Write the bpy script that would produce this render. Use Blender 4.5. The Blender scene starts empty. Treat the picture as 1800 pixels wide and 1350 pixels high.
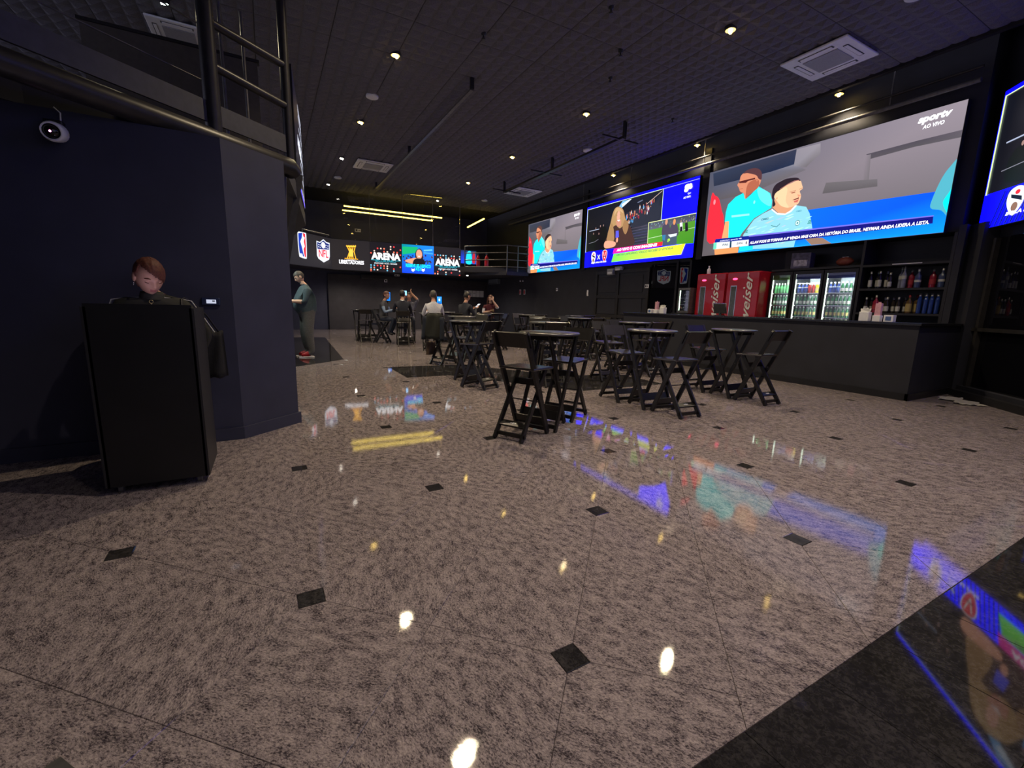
import bpy, bmesh, math, random
from mathutils import Vector, Matrix, noise
random.seed(7)
D = bpy.data; SC = bpy.context.scene; COL = SC.collection
rad = math.radians; PI = math.pi

# ------------------------------------------------------------------ camera, world, exposure
F_PX, CAM_H = 773.0, 1.2
YAW, PITCH, ROLL = rad(-28.81), rad(-10.126), rad(1.524)
def cam_axes():
    a = PI/2 + YAW
    f = Vector((math.cos(a)*math.cos(PITCH), math.sin(a)*math.cos(PITCH), math.sin(PITCH)))
    r = Vector((math.sin(a), -math.cos(a), 0)); u = r.cross(f)
    return r*math.cos(ROLL)+u*math.sin(ROLL), u*math.cos(ROLL)-r*math.sin(ROLL), f
AR, AU, AF = cam_axes()
cam = D.cameras.new('camera'); camo = D.objects.new('camera', cam); COL.objects.link(camo)
cam.sensor_fit = 'HORIZONTAL'; cam.sensor_width = 36; cam.lens = F_PX/1800*36; cam.clip_start = .05
camo.matrix_world = Matrix.Translation((0, 0, CAM_H)) @ Matrix((AR, AU, -AF)).transposed().to_4x4()
SC.camera = camo
world = D.worlds.new('night'); SC.world = world; world.use_nodes = True
world.node_tree.nodes['Background'].inputs[0].default_value = (.46, .45, .62, 1)
world.node_tree.nodes['Background'].inputs[1].default_value = .7
vs = SC.view_settings; vs.view_transform = 'Standard'; vs.look = 'None'; vs.gamma = 1; vs.use_curve_mapping = False
vs.exposure = 0.45
DOWN_W, SCREEN_GAIN = 265, 1.18

def ray(u, v): return AR*((u-900)/F_PX) - AU*((v-675)/F_PX) + AF
def on_plane(u, v, p0, n):
    d = ray(u, v); o = Vector((0, 0, CAM_H)); n = Vector(n)
    return o + d*((Vector(p0)-o).dot(n)/d.dot(n))
def at_x(u, v, X): return on_plane(u, v, (X, 0, 0), (1, 0, 0))
def at_y(u, v, Y): return on_plane(u, v, (0, Y, 0), (0, 1, 0))
def at_z(u, v, Z=0): return on_plane(u, v, (0, 0, Z), (0, 0, 1))
def lin(c):
    return tuple((x/255/12.92 if x/255 <= .04045 else ((x/255+.055)/1.055)**2.4) for x in c[:3])

# ------------------------------------------------------------------ materials
MATS = {}
def mat(name, col, rough=.5, metal=0, emit=None, es=1.0, var=.12, scale=20, bump=0, coat=0, spec=.5, trans=0, ior=1.45):
    if name in MATS: return MATS[name]
    m = D.materials.new(name); m.use_nodes = True; nt = m.node_tree; b = nt.nodes['Principled BSDF']; MATS[name] = m
    tc = nt.nodes.new('ShaderNodeTexCoord'); nz = nt.nodes.new('ShaderNodeTexNoise'); nz.inputs['Scale'].default_value = scale; nz.inputs['Detail'].default_value = 4
    nt.links.new(tc.outputs['Object'], nz.inputs['Vector'])
    cr = nt.nodes.new('ShaderNodeValToRGB'); lo = tuple(c*(1-var) for c in col[:3])+(1,); hi = tuple(min(1, c*(1+var)) for c in col[:3])+(1,)
    cr.color_ramp.elements[0].color = lo; cr.color_ramp.elements[1].color = hi; cr.color_ramp.elements[0].position = .3; cr.color_ramp.elements[1].position = .7
    nt.links.new(nz.outputs['Fac'], cr.inputs['Fac']); nt.links.new(cr.outputs['Color'], b.inputs['Base Color'])
    b.inputs['Roughness'].default_value = rough; b.inputs['Metallic'].default_value = metal; b.inputs['Coat Weight'].default_value = coat
    b.inputs['Specular IOR Level'].default_value = spec; b.inputs['Transmission Weight'].default_value = trans; b.inputs['IOR'].default_value = ior
    if emit: b.inputs['Emission Color'].default_value = tuple(emit)+(1,); b.inputs['Emission Strength'].default_value = es
    if bump:
        bn = nt.nodes.new('ShaderNodeBump'); bn.inputs['Strength'].default_value = bump; bn.inputs['Distance'].default_value = .004
        nt.links.new(nz.outputs['Fac'], bn.inputs['Height']); nt.links.new(bn.outputs['Normal'], b.inputs['Normal'])
    return m
def emitter(name, col, es):
    return mat(name, (.02, .02, .02), .5, emit=col, es=es, var=0)
def picture_mat():
    if 'picture' in MATS: return MATS['picture']
    m = D.materials.new('screen_picture'); m.use_nodes = True; nt = m.node_tree; MATS['picture'] = m
    b = nt.nodes['Principled BSDF']; b.inputs['Base Color'].default_value = (.005, .005, .006, 1); b.inputs['Roughness'].default_value = .35
    a = nt.nodes.new('ShaderNodeAttribute'); a.attribute_name = 'Col'
    nt.links.new(a.outputs['Color'], b.inputs['Emission Color']); b.inputs['Emission Strength'].default_value = SCREEN_GAIN
    return m
def glass_mat(name='clear_glass', tint=(1, 1, 1), refl=1.0, rough=.02):
    if name in MATS: return MATS[name]
    m = D.materials.new(name); m.use_nodes = True; nt = m.node_tree; MATS[name] = m
    for n in list(nt.nodes):
        if n.type == 'BSDF_PRINCIPLED': nt.nodes.remove(n)
    out = [n for n in nt.nodes if n.type == 'OUTPUT_MATERIAL'][0]
    tr = nt.nodes.new('ShaderNodeBsdfTransparent'); tr.inputs[0].default_value = tint+(1,)
    gl = nt.nodes.new('ShaderNodeBsdfGlossy'); gl.inputs['Roughness'].default_value = rough
    fr = nt.nodes.new('ShaderNodeFresnel'); fr.inputs[0].default_value = 1.5
    mu = nt.nodes.new('ShaderNodeMath'); mu.operation = 'MULTIPLY'; mu.inputs[1].default_value = refl
    mx = nt.nodes.new('ShaderNodeMixShader')
    nt.links.new(fr.outputs[0], mu.inputs[0]); nt.links.new(mu.outputs[0], mx.inputs[0]); nt.links.new(tr.outputs[0], mx.inputs[1]); nt.links.new(gl.outputs[0], mx.inputs[2]); nt.links.new(mx.outputs[0], out.inputs[0])
    return m
def granite(name, ramp, scale, rough, streak=1.6, bump=0):
    m = D.materials.new(name); m.use_nodes = True; nt = m.node_tree; b = nt.nodes['Principled BSDF']; L = nt.links.new
    tc = nt.nodes.new('ShaderNodeTexCoord'); oi = nt.nodes.new('ShaderNodeObjectInfo')
    mp = nt.nodes.new('ShaderNodeMapping'); vm = nt.nodes.new('ShaderNodeVectorMath'); vm.operation = 'MULTIPLY_ADD'
    cb = nt.nodes.new('ShaderNodeCombineXYZ'); mm = nt.nodes.new('ShaderNodeMath'); mm.operation = 'MULTIPLY'; mm.inputs[1].default_value = 1.2
    L(oi.outputs['Random'], mm.inputs[0]); L(mm.outputs[0], cb.inputs[2]); L(cb.outputs[0], mp.inputs['Rotation'])
    vm.inputs[1].default_value = (1, 1, 1); c2 = nt.nodes.new('ShaderNodeCombineXYZ'); m2 = nt.nodes.new('ShaderNodeMath'); m2.operation = 'MULTIPLY'; m2.inputs[1].default_value = 37
    L(oi.outputs['Random'], m2.inputs[0]); L(m2.outputs[0], c2.inputs[0]); L(m2.outputs[0], c2.inputs[1]); L(m2.outputs[0], c2.inputs[2])
    L(tc.outputs['Object'], vm.inputs[0]); L(c2.outputs[0], vm.inputs[2]); L(vm.outputs[0], mp.inputs['Vector'])
    st = nt.nodes.new('ShaderNodeMapping'); st.inputs['Scale'].default_value = (1, streak, 1); L(mp.outputs[0], st.inputs['Vector'])
    n1 = nt.nodes.new('ShaderNodeTexNoise'); n1.inputs['Scale'].default_value = scale; n1.inputs['Detail'].default_value = 8; n1.inputs['Roughness'].default_value = .78; n1.inputs['Distortion'].default_value = .6
    n2 = nt.nodes.new('ShaderNodeTexNoise'); n2.inputs['Scale'].default_value = scale*.17; n2.inputs['Detail'].default_value = 3
    L(st.outputs[0], n1.inputs['Vector']); L(st.outputs[0], n2.inputs['Vector'])
    ad = nt.nodes.new('ShaderNodeMath'); ad.operation = 'MULTIPLY_ADD'; ad.inputs[1].default_value = .3; L(n2.outputs['Fac'], ad.inputs[0]); L(n1.outputs['Fac'], ad.inputs[2])
    cr = nt.nodes.new('ShaderNodeValToRGB'); L(ad.outputs[0], cr.inputs['Fac'])
    for i, (p, c) in enumerate(ramp):
        e = cr.color_ramp.elements[i] if i < 2 else cr.color_ramp.elements.new(p)
        e.position = p; e.color = lin(c)+(1,)
    L(cr.outputs['Color'], b.inputs['Base Color']); b.inputs['Roughness'].default_value = rough; b.inputs['IOR'].default_value = 1.5
    if bump:
        bn = nt.nodes.new('ShaderNodeBump'); bn.inputs['Strength'].default_value = bump; bn.inputs['Distance'].default_value = .0006; L(n1.outputs['Fac'], bn.inputs['Height']); L(bn.outputs['Normal'], b.inputs['Normal'])
    MATS[name] = m; return m

# ------------------------------------------------------------------ mesh helpers
class MB:
    def __init__(s): s.v = []; s.f = []; s.m = []; s.smooth = []
    def add(s, vs_, fs, mi=0, sm=False):
        o = len(s.v); s.v += [Vector(p) for p in vs_]
        for f in fs: s.f.append([i+o for i in f]); s.m.append(mi); s.smooth.append(sm)
        return s
    def box(s, c, size, rot=None, mi=0, bev=0):
        x, y, z = (k/2 for k in size); R = rot or Matrix.Identity(3); c = Vector(c)
        if bev <= 0:
            P = [(-x, -y, -z), (x, -y, -z), (x, y, -z), (-x, y, -z), (-x, -y, z), (x, -y, z), (x, y, z), (-x, y, z)]
            Fs = [(0, 3, 2, 1), (4, 5, 6, 7), (0, 1, 5, 4), (1, 2, 6, 5), (2, 3, 7, 6), (3, 0, 4, 7)]
            return s.add([c+R@Vector(p) for p in P], Fs, mi)
        bm = bmesh.new(); bmesh.ops.create_cube(bm, size=1)
        for v in bm.verts: v.co = Vector((v.co.x*size[0], v.co.y*size[1], v.co.z*size[2]))
        bmesh.ops.bevel(bm, geom=list(bm.edges), offset=bev, segments=2, affect='EDGES', profile=.5)
        bm.verts.index_update()
        s.add([c+R@v.co for v in bm.verts], [[v.index for v in f.verts] for f in bm.faces], mi); bm.free(); return s
    def bb(s, a, b, mi=0, bev=0):
        a, b = Vector(a), Vector(b); return s.box((a+b)/2, [abs(k) for k in (b-a)], None, mi, bev)
    def bar(s, p0, p1, w, h, side=(1, 0, 0), mi=0, bev=0):
        p0, p1 = Vector(p0), Vector(p1); d = p1-p0; L = d.length; d.normalize()
        x = Vector(side); x = (x-d*x.dot(d)).normalized(); y = d.cross(x)
        return s.box((p0+p1)/2, (w, h, L), Matrix((x, y, d)).transposed(), mi, bev)
    def tube(s, pts, r, seg=10, mi=0, cap=True):
        pts = [Vector(p) for p in pts]; n = len(pts); rs = r if isinstance(r, (list, tuple)) else [r]*n
        rings = []; up = None
        for i, p in enumerate(pts):
            d = (pts[min(i+1, n-1)]-pts[max(i-1, 0)]).normalized()
            if up is None: up = Vector((0, 0, 1)) if abs(d.z) < .9 else Vector((1, 0, 0))
            x = (up-d*up.dot(d)).normalized(); y = d.cross(x); up = x
            rings.append([p+(x*math.cos(a)+y*math.sin(a))*rs[i] for a in [2*PI*k/seg for k in range(seg)]])
        vs_ = [v for g in rings for v in g]
        fs = [(i*seg+k, i*seg+(k+1) % seg, (i+1)*seg+(k+1) % seg, (i+1)*seg+k) for i in range(n-1) for k in range(seg)]
        s.add(vs_, fs, mi, True)
        if cap: s.add(rings[0], [list(range(seg))[::-1]], mi); s.add(rings[-1], [list(range(seg))], mi)
        return s
    def lathe(s, prof, c=(0, 0, 0), seg=16, mi=0, sm=True):
        c = Vector(c); n = len(prof)
        vs_ = [c+Vector((r*math.cos(2*PI*k/seg), r*math.sin(2*PI*k/seg), z)) for r, z in prof for k in range(seg)]
        fs = [(i*seg+k, i*seg+(k+1) % seg, (i+1)*seg+(k+1) % seg, (i+1)*seg+k) for i in range(n-1) for k in range(seg)]
        return s.add(vs_, fs, mi, sm)
    def prism(s, poly, z0, z1, mi=0):   # poly in xy, ccw
        n = len(poly)
        s.add([(x, y, z0) for x, y in poly]+[(x, y, z1) for x, y in poly],
              [list(range(n))[::-1], list(range(n, 2*n))]+[(i, (i+1) % n, n+(i+1) % n, n+i) for i in range(n)], mi); return s
    def sphere(s, c, r, seg=16, rings=10, mi=0):
        r = Vector(r) if isinstance(r, (tuple, list, Vector)) else Vector((r, r, r)); c = Vector(c)
        vs_ = [c+Vector((r.x*math.sin(PI*j/rings)*math.cos(2*PI*k/seg), r.y*math.sin(PI*j/rings)*math.sin(2*PI*k/seg), r.z*math.cos(PI*j/rings))) for j in range(rings+1) for k in range(seg)]
        fs = [(j*seg+k, (j+1)*seg+k, (j+1)*seg+(k+1) % seg, j*seg+(k+1) % seg) for j in range(rings) for k in range(seg)]
        return s.add(vs_, fs, mi, True)
    def mesh(s, name, mats):
        me = D.meshes.new(name); me.from_pydata([tuple(v) for v in s.v], [], s.f)
        for m in (mats if isinstance(mats, (list, tuple)) else [mats]): me.materials.append(m)
        for p, mi, sm in zip(me.polygons, s.m, s.smooth): p.material_index = mi; p.use_smooth = sm
        me.update(); return me
    def build(s, name, mats, parent=None, loc=None, rz=None):
        return link(name, s.mesh(name, mats), parent, loc, rz)
def link(name, me, parent=None, loc=None, rz=None):
    o = D.objects.new(name, me); COL.objects.link(o)
    if parent: o.parent = parent
    if loc is not None: o.location = loc
    if rz is not None: o.rotation_euler = (0, 0, rz)
    return o
def tag(o, label=None, cat=None, group=None, kind=None):
    for k, v in (('label', label), ('category', cat), ('group', group), ('kind', kind)):
        if v: o[k] = v
    return o
def thing(name, label, cat, loc=(0, 0, 0), rz=0, group=None):
    return tag(link(name, None, None, loc, rz), label, cat, group)
def struct(o): o['kind'] = 'structure'; return o
def copy_tree(o, parent=None):
    c = o.copy(); COL.objects.link(c)
    if parent: c.parent = parent
    for ch in o.children: copy_tree(ch, c)
    return c

# shared materials
BLK = mat('black_paint', (.012, .012, .015), .45, var=.2, scale=6)
WALL = mat('dark_wall_paint', (.020, .021, .031), .62, var=.15, scale=3, bump=.1)
NAVY = mat('navy_wall_paint', (.036, .038, .068), .6, var=.12, scale=3, bump=.1)
BROWNBLK = mat('dark_panel', (.030, .027, .032), .6, var=.2, scale=4)
STEEL = mat('black_steel', (.035, .033, .033), .38, .3, var=.2, scale=12)
GREYST = mat('grey_steel', (.16, .155, .15), .4, .6, var=.2)
WOOD = mat('black_wood', (.011, .010, .010), .33, var=.35, scale=30, bump=.15)
SEATW = mat('dark_seat_wood', (.020, .016, .015), .27, var=.35, scale=25, spec=.8, ior=1.7)
WHITE = mat('white_plastic', (.78, .78, .82), .4, var=.04)
GRILLE = mat('grille_grey', (.30, .30, .33), .55, var=.1, scale=60, bump=.3)
FOAM = mat('black_acoustic_foam', (.13, .125, .145), .9, var=.25, scale=90, bump=.25)
CEIL = mat('black_ceiling', (.020, .020, .023), .8, var=.2)
CHROME = mat('chrome', (.7, .7, .7), .15, 1, var=.03)
RED = mat('red_enamel', (.42, .010, .020), .22, var=.06, coat=.4)
GLASS = glass_mat()
BLKGLASS = mat('black_glass', (.004, .004, .006), .012, var=.05, spec=.6)
PAPER = mat('white_paper', (.7, .7, .68), .7, var=.04)
SKIN = mat('skin', (.50, .27, .19), .5, var=.06, spec=.35)
SKIN2 = mat('pale_skin', (.60, .38, .28), .5, var=.06, spec=.35)
TILE = granite('pale_granite', [(.46, (22, 19, 23)), (.58, (80, 73, 78)), (.65, (134, 124, 126)), (.76, (166, 154, 153)), (.92, (196, 184, 180))], 105, .03, 1.9, .05)
TILEB = granite('black_granite', [(.40, (18, 18, 19)), (.62, (38, 37, 38)), (.80, (62, 60, 61))], 60, .04, 1)
GROUT = mat('grout', (.12, .105, .10), .8)
CEIL_H, XW = 5.09, 9.5

# ------------------------------------------------------------------ text and picture canvases
def text_tris(body, bold=0.0, shear=0.0, spacing=1.0):
    cu = D.curves.new('t', 'FONT'); cu.body = body; cu.resolution_u = 2; cu.offset = bold; cu.shear = shear; cu.space_character = spacing
    o = D.objects.new('t', cu); COL.objects.link(o); dg = bpy.context.evaluated_depsgraph_get(); dg.update()
    me = o.evaluated_get(dg).to_mesh(); vs_ = [v.co.to_2d() for v in me.vertices]; fs = [list(p.vertices) for p in me.polygons]
    o.evaluated_get(dg).to_mesh_clear(); D.objects.remove(o); D.curves.remove(cu)
    if not vs_: return [], []
    x0 = min(v.x for v in vs_); x1 = max(v.x for v in vs_); y0 = min(v.y for v in vs_); y1 = max(v.y for v in vs_)
    return [((v.x-x0)/(x1-x0), (v.y-y0)/(y1-y0)) for v in vs_], fs
def smooth_poly(p, k=4):
    n = len(p); out = []
    for i in range(n):
        a, b, c, d = (Vector(p[(i+j-1) % n]) for j in range(4))
        for q in range(k):
            t = q/k; out.append(tuple(.5*((2*b)+(c-a)*t+(2*a-5*b+4*c-d)*t*t+(3*b-a-3*c+d)*t**3)))
    return out
def pcol(c):
    # screen pixels: neutral mid tones sit below the display's full drive
    mx, mn = max(c[:3]), min(c[:3]); k = .56 if (mx-mn)/max(mx, 1) < .38 and mx < 205 else (.72 if mx < 205 else (.8 if (mx-mn)/max(mx, 1) < .6 else 1))
    return tuple(v*k for v in lin(c))
class Pic:
    """flat picture on a plane: origin o, unit axes ax (right), ay (up), normal n; everything stored in plane units"""
    def __init__(s): s.items = []; s.k = 0
    def poly(s, pts, col, sm=False, up=True):
        if up: s.k += 1
        pts = [tuple(p[:2]) for p in pts]
        if sm: pts = smooth_poly(pts)
        cols = col if isinstance(col[0], (tuple, list)) else [col]*len(pts)
        s.items.append((pts, [list(range(len(pts)))], [pcol(c) for c in cols], s.k)); return s
    def ell(s, c, rx, ry, col, n=20, rot=0):
        cr, sr = math.cos(rot), math.sin(rot)
        return s.poly([(c[0]+rx*math.cos(a)*cr-ry*math.sin(a)*sr, c[1]+rx*math.cos(a)*sr+ry*math.sin(a)*cr) for a in [2*PI*i/n for i in range(n)]], col)
    def line(s, pts, w, col, closed=False):
        s.k += 1; n = len(pts)
        for i in range(n if closed else n-1):
            a, b = Vector(pts[i][:2]), Vector(pts[(i+1) % n][:2]); d = (b-a).normalized(); q = Vector((-d.y, d.x))*w/2; e = d*w*.4
            s.poly([a-q-e, b-q+e, b+q+e, a+q-e], col, up=False)
        return s
    def text(s, body, x, y, w, h, col, bold=.0, shear=0, flipx=False):
        s.k += 1; vs_, fs = text_tris(body, bold, shear)
        s.items.append(([(x+(1-a if flipx else a)*w, y+b*h) for a, b in vs_], fs, [lin(col)]*len(vs_), s.k)); return s
    def build(s, name, o, ax, ay, parent=None, sx=1, sy=1, clip=None, eps=.00006, gain=1):
        o, ax, ay = Vector(o), Vector(ax), Vector(ay); n = ax.cross(ay)
        V = []; Fc = []; C = []
        for pts, fs, cols, k in s.items:
            b = len(V)
            for (x, y), c in zip(pts, cols):
                if clip: x = min(max(x, clip[0]), clip[2]); y = min(max(y, clip[1]), clip[3])
                V.append(tuple(o+ax*(x*sx)+ay*(y*sy)+n*(eps*k))); C.append(tuple(v*gain for v in c)+(1,))
            Fc += [[i+b for i in f] for f in fs]
        me = D.meshes.new(name); me.from_pydata(V, [], Fc); at = me.color_attributes.new('Col', 'FLOAT_COLOR', 'POINT')
        for i, c in enumerate(C): at.data[i].color = c
        me.materials.append(picture_mat()); me.update(); return link(name, me, parent)

# ------------------------------------------------------------------ floor
def clip_poly(poly, nx, ny, d):   # keep nx*x+ny*y >= d
    out = []
    for i in range(len(poly)):
        a, b = poly[i], poly[(i+1) % len(poly)]; da = nx*a[0]+ny*a[1]-d; db = nx*b[0]+ny*b[1]-d
        if da >= 0: out.append(a)
        if (da >= 0) != (db >= 0): t = da/(da-db); out.append((a[0]+(b[0]-a[0])*t, a[1]+(b[1]-a[1])*t))
    return out
fl = MB().bb((-6, -5, -.10), (XW+1, 21, -.012)).build('floor', GROUT); struct(fl)
LU, LA = 1.0645, rad(-43.87)
def lat(i, j):
    x, y = (i-2.1207)*LU, (j*1.0988+1.2717)*LU
    return (x*math.cos(LA)-y*math.sin(LA), x*math.sin(LA)+y*math.cos(LA))
BORDER_Y = .61; IN = .0685; GAP = .0007
TW, TH = LU*.5, LU*.5*1.0988
def tile_local(ci, cj):     # tile rectangle with the corner (ci, cj in {0,1}) cut by the inset
    x0, x1, y0, y1 = -TW/2+GAP, TW/2-GAP, -TH/2+GAP, TH/2-GAP; k = IN+GAP*2
    P = [(x0, y0), (x1, y0), (x1, y1), (x0, y1)]; corner = {(0, 0): 0, (1, 0): 1, (1, 1): 2, (0, 1): 3}[(ci, cj)]
    out = []
    for q in range(4):
        if q != corner: out.append(P[q]); continue
        px, py = P[q]; sx = 1 if px < 0 else -1; sy = 1 if py < 0 else -1
        a, b = (px+sx*k, py), (px, py+sy*k)
        out += [b, a] if q in (0, 2) else [a, b]
    return out
def slab(poly, top=0, th=.011, ch=.0012):
    n = len(poly); cx = sum(p[0] for p in poly)/n; cy = sum(p[1] for p in poly)/n
    ins = []
    for x, y in poly:
        d = math.hypot(cx-x, cy-y) or 1; ins.append((x+(cx-x)/d*ch*1.4, y+(cy-y)/d*ch*1.4))
    m = MB(); m.add([(x, y, top-th) for x, y in poly]+[(x, y, top-ch) for x, y in poly]+[(x, y, top) for x, y in ins],
          [list(range(2*n, 3*n))]+[(i, (i+1) % n, n+(i+1) % n, n+i) for i in range(n)]+[(n+i, n+(i+1) % n, 2*n+(i+1) % n, 2*n+i) for i in range(n)])
    return m
shared = {}; cand = []
for a in range(-40, 60):
    for b in range(-40, 60):
        ci, cj = (0 if a % 2 == 0 else 1), (0 if b % 2 == 0 else 1)
        c = lat(a/2+.25, b/2+.25)
        if not (-5.5 < c[0] < 10.2 and .2 < c[1] < 20.6): continue
        loc = tile_local(ci, cj); wp = [(c[0]+x*math.cos(LA)-y*math.sin(LA), c[1]+x*math.sin(LA)+y*math.cos(LA)) for x, y in loc]
        if max(p[1] for p in wp) < BORDER_Y: continue
        cut = min(p[1] for p in wp) < BORDER_Y+.004
        dv = Vector((c[0], c[1], -CAM_H)); inview = dv.dot(AF) > .2 and abs(dv.dot(AR)/dv.dot(AF)) < 1.25
        vis = inview and c[0] < 9.3 and c[0]-c[1] < 6.7 and not (c[0] < -.2 and c[1] > 4.6)
        cand.append((0 if vis else 1, math.hypot(*c), (ci, cj), c, wp, cut))
cand.sort(key=lambda t: (t[0], t[1])); rest = MB()
for n_, (nv, dist, key, c, wp, cut) in enumerate(cand):
    if n_ < 300 and not nv:
        if cut:
            poly = clip_poly(wp, 0, 1, BORDER_Y+.002)
            if len(poly) < 3: continue
            o = slab([(x-c[0], y-c[1]) for x, y in poly]).build('floor_tile', TILE, fl, (c[0], c[1], 0))
        else:
            if key not in shared: shared[key] = slab(tile_local(*key)).mesh('floor_tile', TILE)
            link('floor_tile', shared[key], fl, (c[0], c[1], 0), LA)
    else:
        poly = clip_poly(wp, 0, 1, BORDER_Y+.002)
        if len(poly) > 2: m = slab(poly); rest.add(m.v, m.f)
tag(rest.build('distant_floor_tiles', TILE, fl), kind='stuff')
dm = slab([(IN, 0), (0, IN), (-IN, 0), (0, -IN)]).mesh('inset_tile', TILEB)
for i in range(-14, 26):
    for j in range(-14, 26):
        c = lat(i, j)
        if -2 < c[0] < 9.2 and BORDER_Y+.08 < c[1] < 15 and c[0]-c[1] < 6.4: link('inset_tile', dm, fl, (c[0], c[1], 0), LA)
bt = slab([(GAP, GAP), (.4145-GAP, GAP), (.4145-GAP, .4145-GAP), (GAP, .4145-GAP)]).mesh('border_tile', TILEB)
for a in range(-14, 24):
    for b in range(0, 8): link('border_tile', bt, fl, (1.137+.4145*(a-1), BORDER_Y-.4145*(b+1), 0))
for nm, pl in (('dark_floor_inlay', [(1.9, 8.28), (1.9, 7.0), (2.65, 7.0), (3.9, 5.02), (5.6, 5.02), (5.6, 6.2), (4.6, 6.2), (3.3, 8.2)]),
               ('dark_floor_inlay', [(-1, 16.0), (-1, 8.85), (.34, 8.8), (1.3, 9.66), (1.56, 15.8)])):
    MB().prism(pl, -.011, .0015).build(nm, TILEB, fl)
MB().bb((-1.6, -.06, 0), (0, .06, .006)).add([], []).build('threshold_strip', GREYST, fl, (-.60, 1.36, 0), rad(128))

# ------------------------------------------------------------------ ceiling
ce = MB().bb((-6, -5, CEIL_H+.045), (9.06, 21, CEIL_H+.15)).build('ceiling', CEIL); struct(ce)
pm = MB(); N = 5; S = 1.0/N; h = .036
pm.bb((.004, .004, .036), (.996, .996, .045))
for a in range(N):
    for b in range(N):
        x0, x1, y0, y1 = a*S+.006, a*S+S-.006, b*S+.006, b*S+S-.006; q = (x0+S*.28, y0+S*.45)
        pm.add([(x0, y0, h), (x1, y0, h), (x1, y1, h), (x0, y1, h), (q[0], q[1], 0)], [(1, 0, 4), (2, 1, 4), (3, 2, 4), (0, 3, 4)])
pmesh = pm.mesh('ceiling_panel', FOAM)
for a in range(-4, 10):
    for b in range(0, 18):
        x, y = -.94+a, -.1+b
        if x+1 <= 9.07: link('ceiling_panel', pmesh, ce, (x, y, CEIL_H-.0))
MB().bb((9.0, -1, CEIL_H-.02), (9.08, 20.2, CEIL_H+.15)).build('trim_1', STEEL).__setitem__('kind', 'structure')
MB().bb((9.1, -1, 5.40), (10.3, 20.2, 5.5)).build('ceiling_recess', CEIL, ce)

# ------------------------------------------------------------------ bar wall (X = 9.5)
wr = MB(); wr.bb((XW, 2.95, 2.52), (10.3, 20.2, 5.45)); wr.bb((10.1, 2.95, 0), (10.3, 8.0, 2.52)); wr.bb((XW, 8.0, 0), (10.3, 20.2, 2.52)); wr.bb((9.40, 2.86, 0), (10.4, 2.946, 2.60))
wr = struct(wr.build('wall_right', WALL))
for y in (7.74, 12.40): MB().bb((XW-.05, y-.09, 2.45), (XW+.02, y+.09, 5.0)).build('wall_post', BLK, wr)
for z, r in ((4.62, .035), (4.80, .022)):
    MB().tube([(9.32, 3.0, z), (9.32, 17.6, z)], r, 10).build('ceiling_pipe', GREYST if r > .03 else STEEL, wr)
for y in (4.1, 7.74, 10.2, 12.4, 15.0): MB().bar((9.32, y, 4.6), (9.32, y, 5.4), .02, .02).build('pipe_hanger', GREYST, wr)
wf = struct(MB().bb((-6, 20.2, 0), (10.3, 20.5, 5.3)).build('wall_far', NAVY))
MB().bb((2.2, 20.08, 0), (10, 20.2, 2.3)).build('wall_panel', BROWNBLK, wf)
# diagonal entrance wall
n2 = Vector((-1, 1, 0)).normalized(); dg = Vector((-1, -1, 0)).normalized()
P0 = Vector((9.62, 2.86, 0))
def dbox(m, a, b, d0, d1, z0, z1):
    p = P0+dg*((a+b)/2)+n2*((d0+d1)/2); p.z = (z0+z1)/2
    return m.box(p, (abs(b-a), abs(d1-d0), abs(z1-z0)), Matrix((dg, n2*-1, Vector((0, 0, 1)))).transposed())
wd = MB(); dbox(wd, -.3, 7, -.35, -.15, 2.35, 5.45); dbox(wd, 0, .35, -.35, .05, 0, 2.6); dbox(wd, 0, 7, -.35, -.0, 0, .16)
wd = struct(wd.build('wall_diagonal', WALL))
m = MB(); dbox(m, .35, 7, -.12, -.10, .16, 2.35); tag(m.build('window_1', BLKGLASS), kind='structure')
for a in (.45, 1.9, 3.3, 4.7): m = MB(); dbox(m, a-.03, a+.03, -.14, -.04, .16, 2.35); m.build('mullion', STEEL, wd)
m = MB(); dbox(m, .35, 7, -.14, -.04, 1.0, 1.05); m.build('transom', STEEL, wd)
m = MB(); dbox(m, .40, 7, 0, .10, 0, .10); m.build('sill', BLK, wd)

# ------------------------------------------------------------------ left wall, pillar, mezzanine
A1, A2, A3 = (-.257, 4.34), (.193, 4.73), (.02, 4.95)
wl = struct(MB().prism([(-6, 4.28), A1, A2, A3, (-.5, 5.0), (-6, 5.0)], 0, 2.42).build('wall_left', NAVY))
d1 = Vector((A2[0]-A1[0], A2[1]-A1[1])).normalized(); q = Vector((d1.y, -d1.x))*.018
struct(MB().bb((-2.5, -4.6, 0), (-2.3, 4.28, 5.1)).build('wall_unseen_left', NAVY)); struct(MB().bb((-2.4, -4.8, 0), (.6, -4.6, 5.1)).build('wall_unseen_back', NAVY))  # unseen walls, added to keep world light off the left wall
struct(MB().prism([(-6, 4.262), (A1[0]+.006, A1[1]-.018), (A2[0]+q.x+.012, A2[1]+q.y+.006), (A2[0]-.05, A2[1]+.15), (-6, 4.6)], 0, .105).build('baseboard_left', NAVY))
MZ = [(-3.6, 2.45), (-1.34, 4.36), (.26, 5.33), (.40, 6.4), (.62, 8.4), (.1, 14.8), (1.85, 16.6), (6.45, 16.1), (8.0, 15.3), (8.86, 15.22), (9.32, 16.22), (9.5, 16.22)]
mz = struct(MB().prism([(-6, 2.45)]+MZ[:1]+MZ[1:]+[(9.5, 20.2), (-6, 20.2)], 2.42, 2.60).build('mezzanine_floor', WALL))
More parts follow.
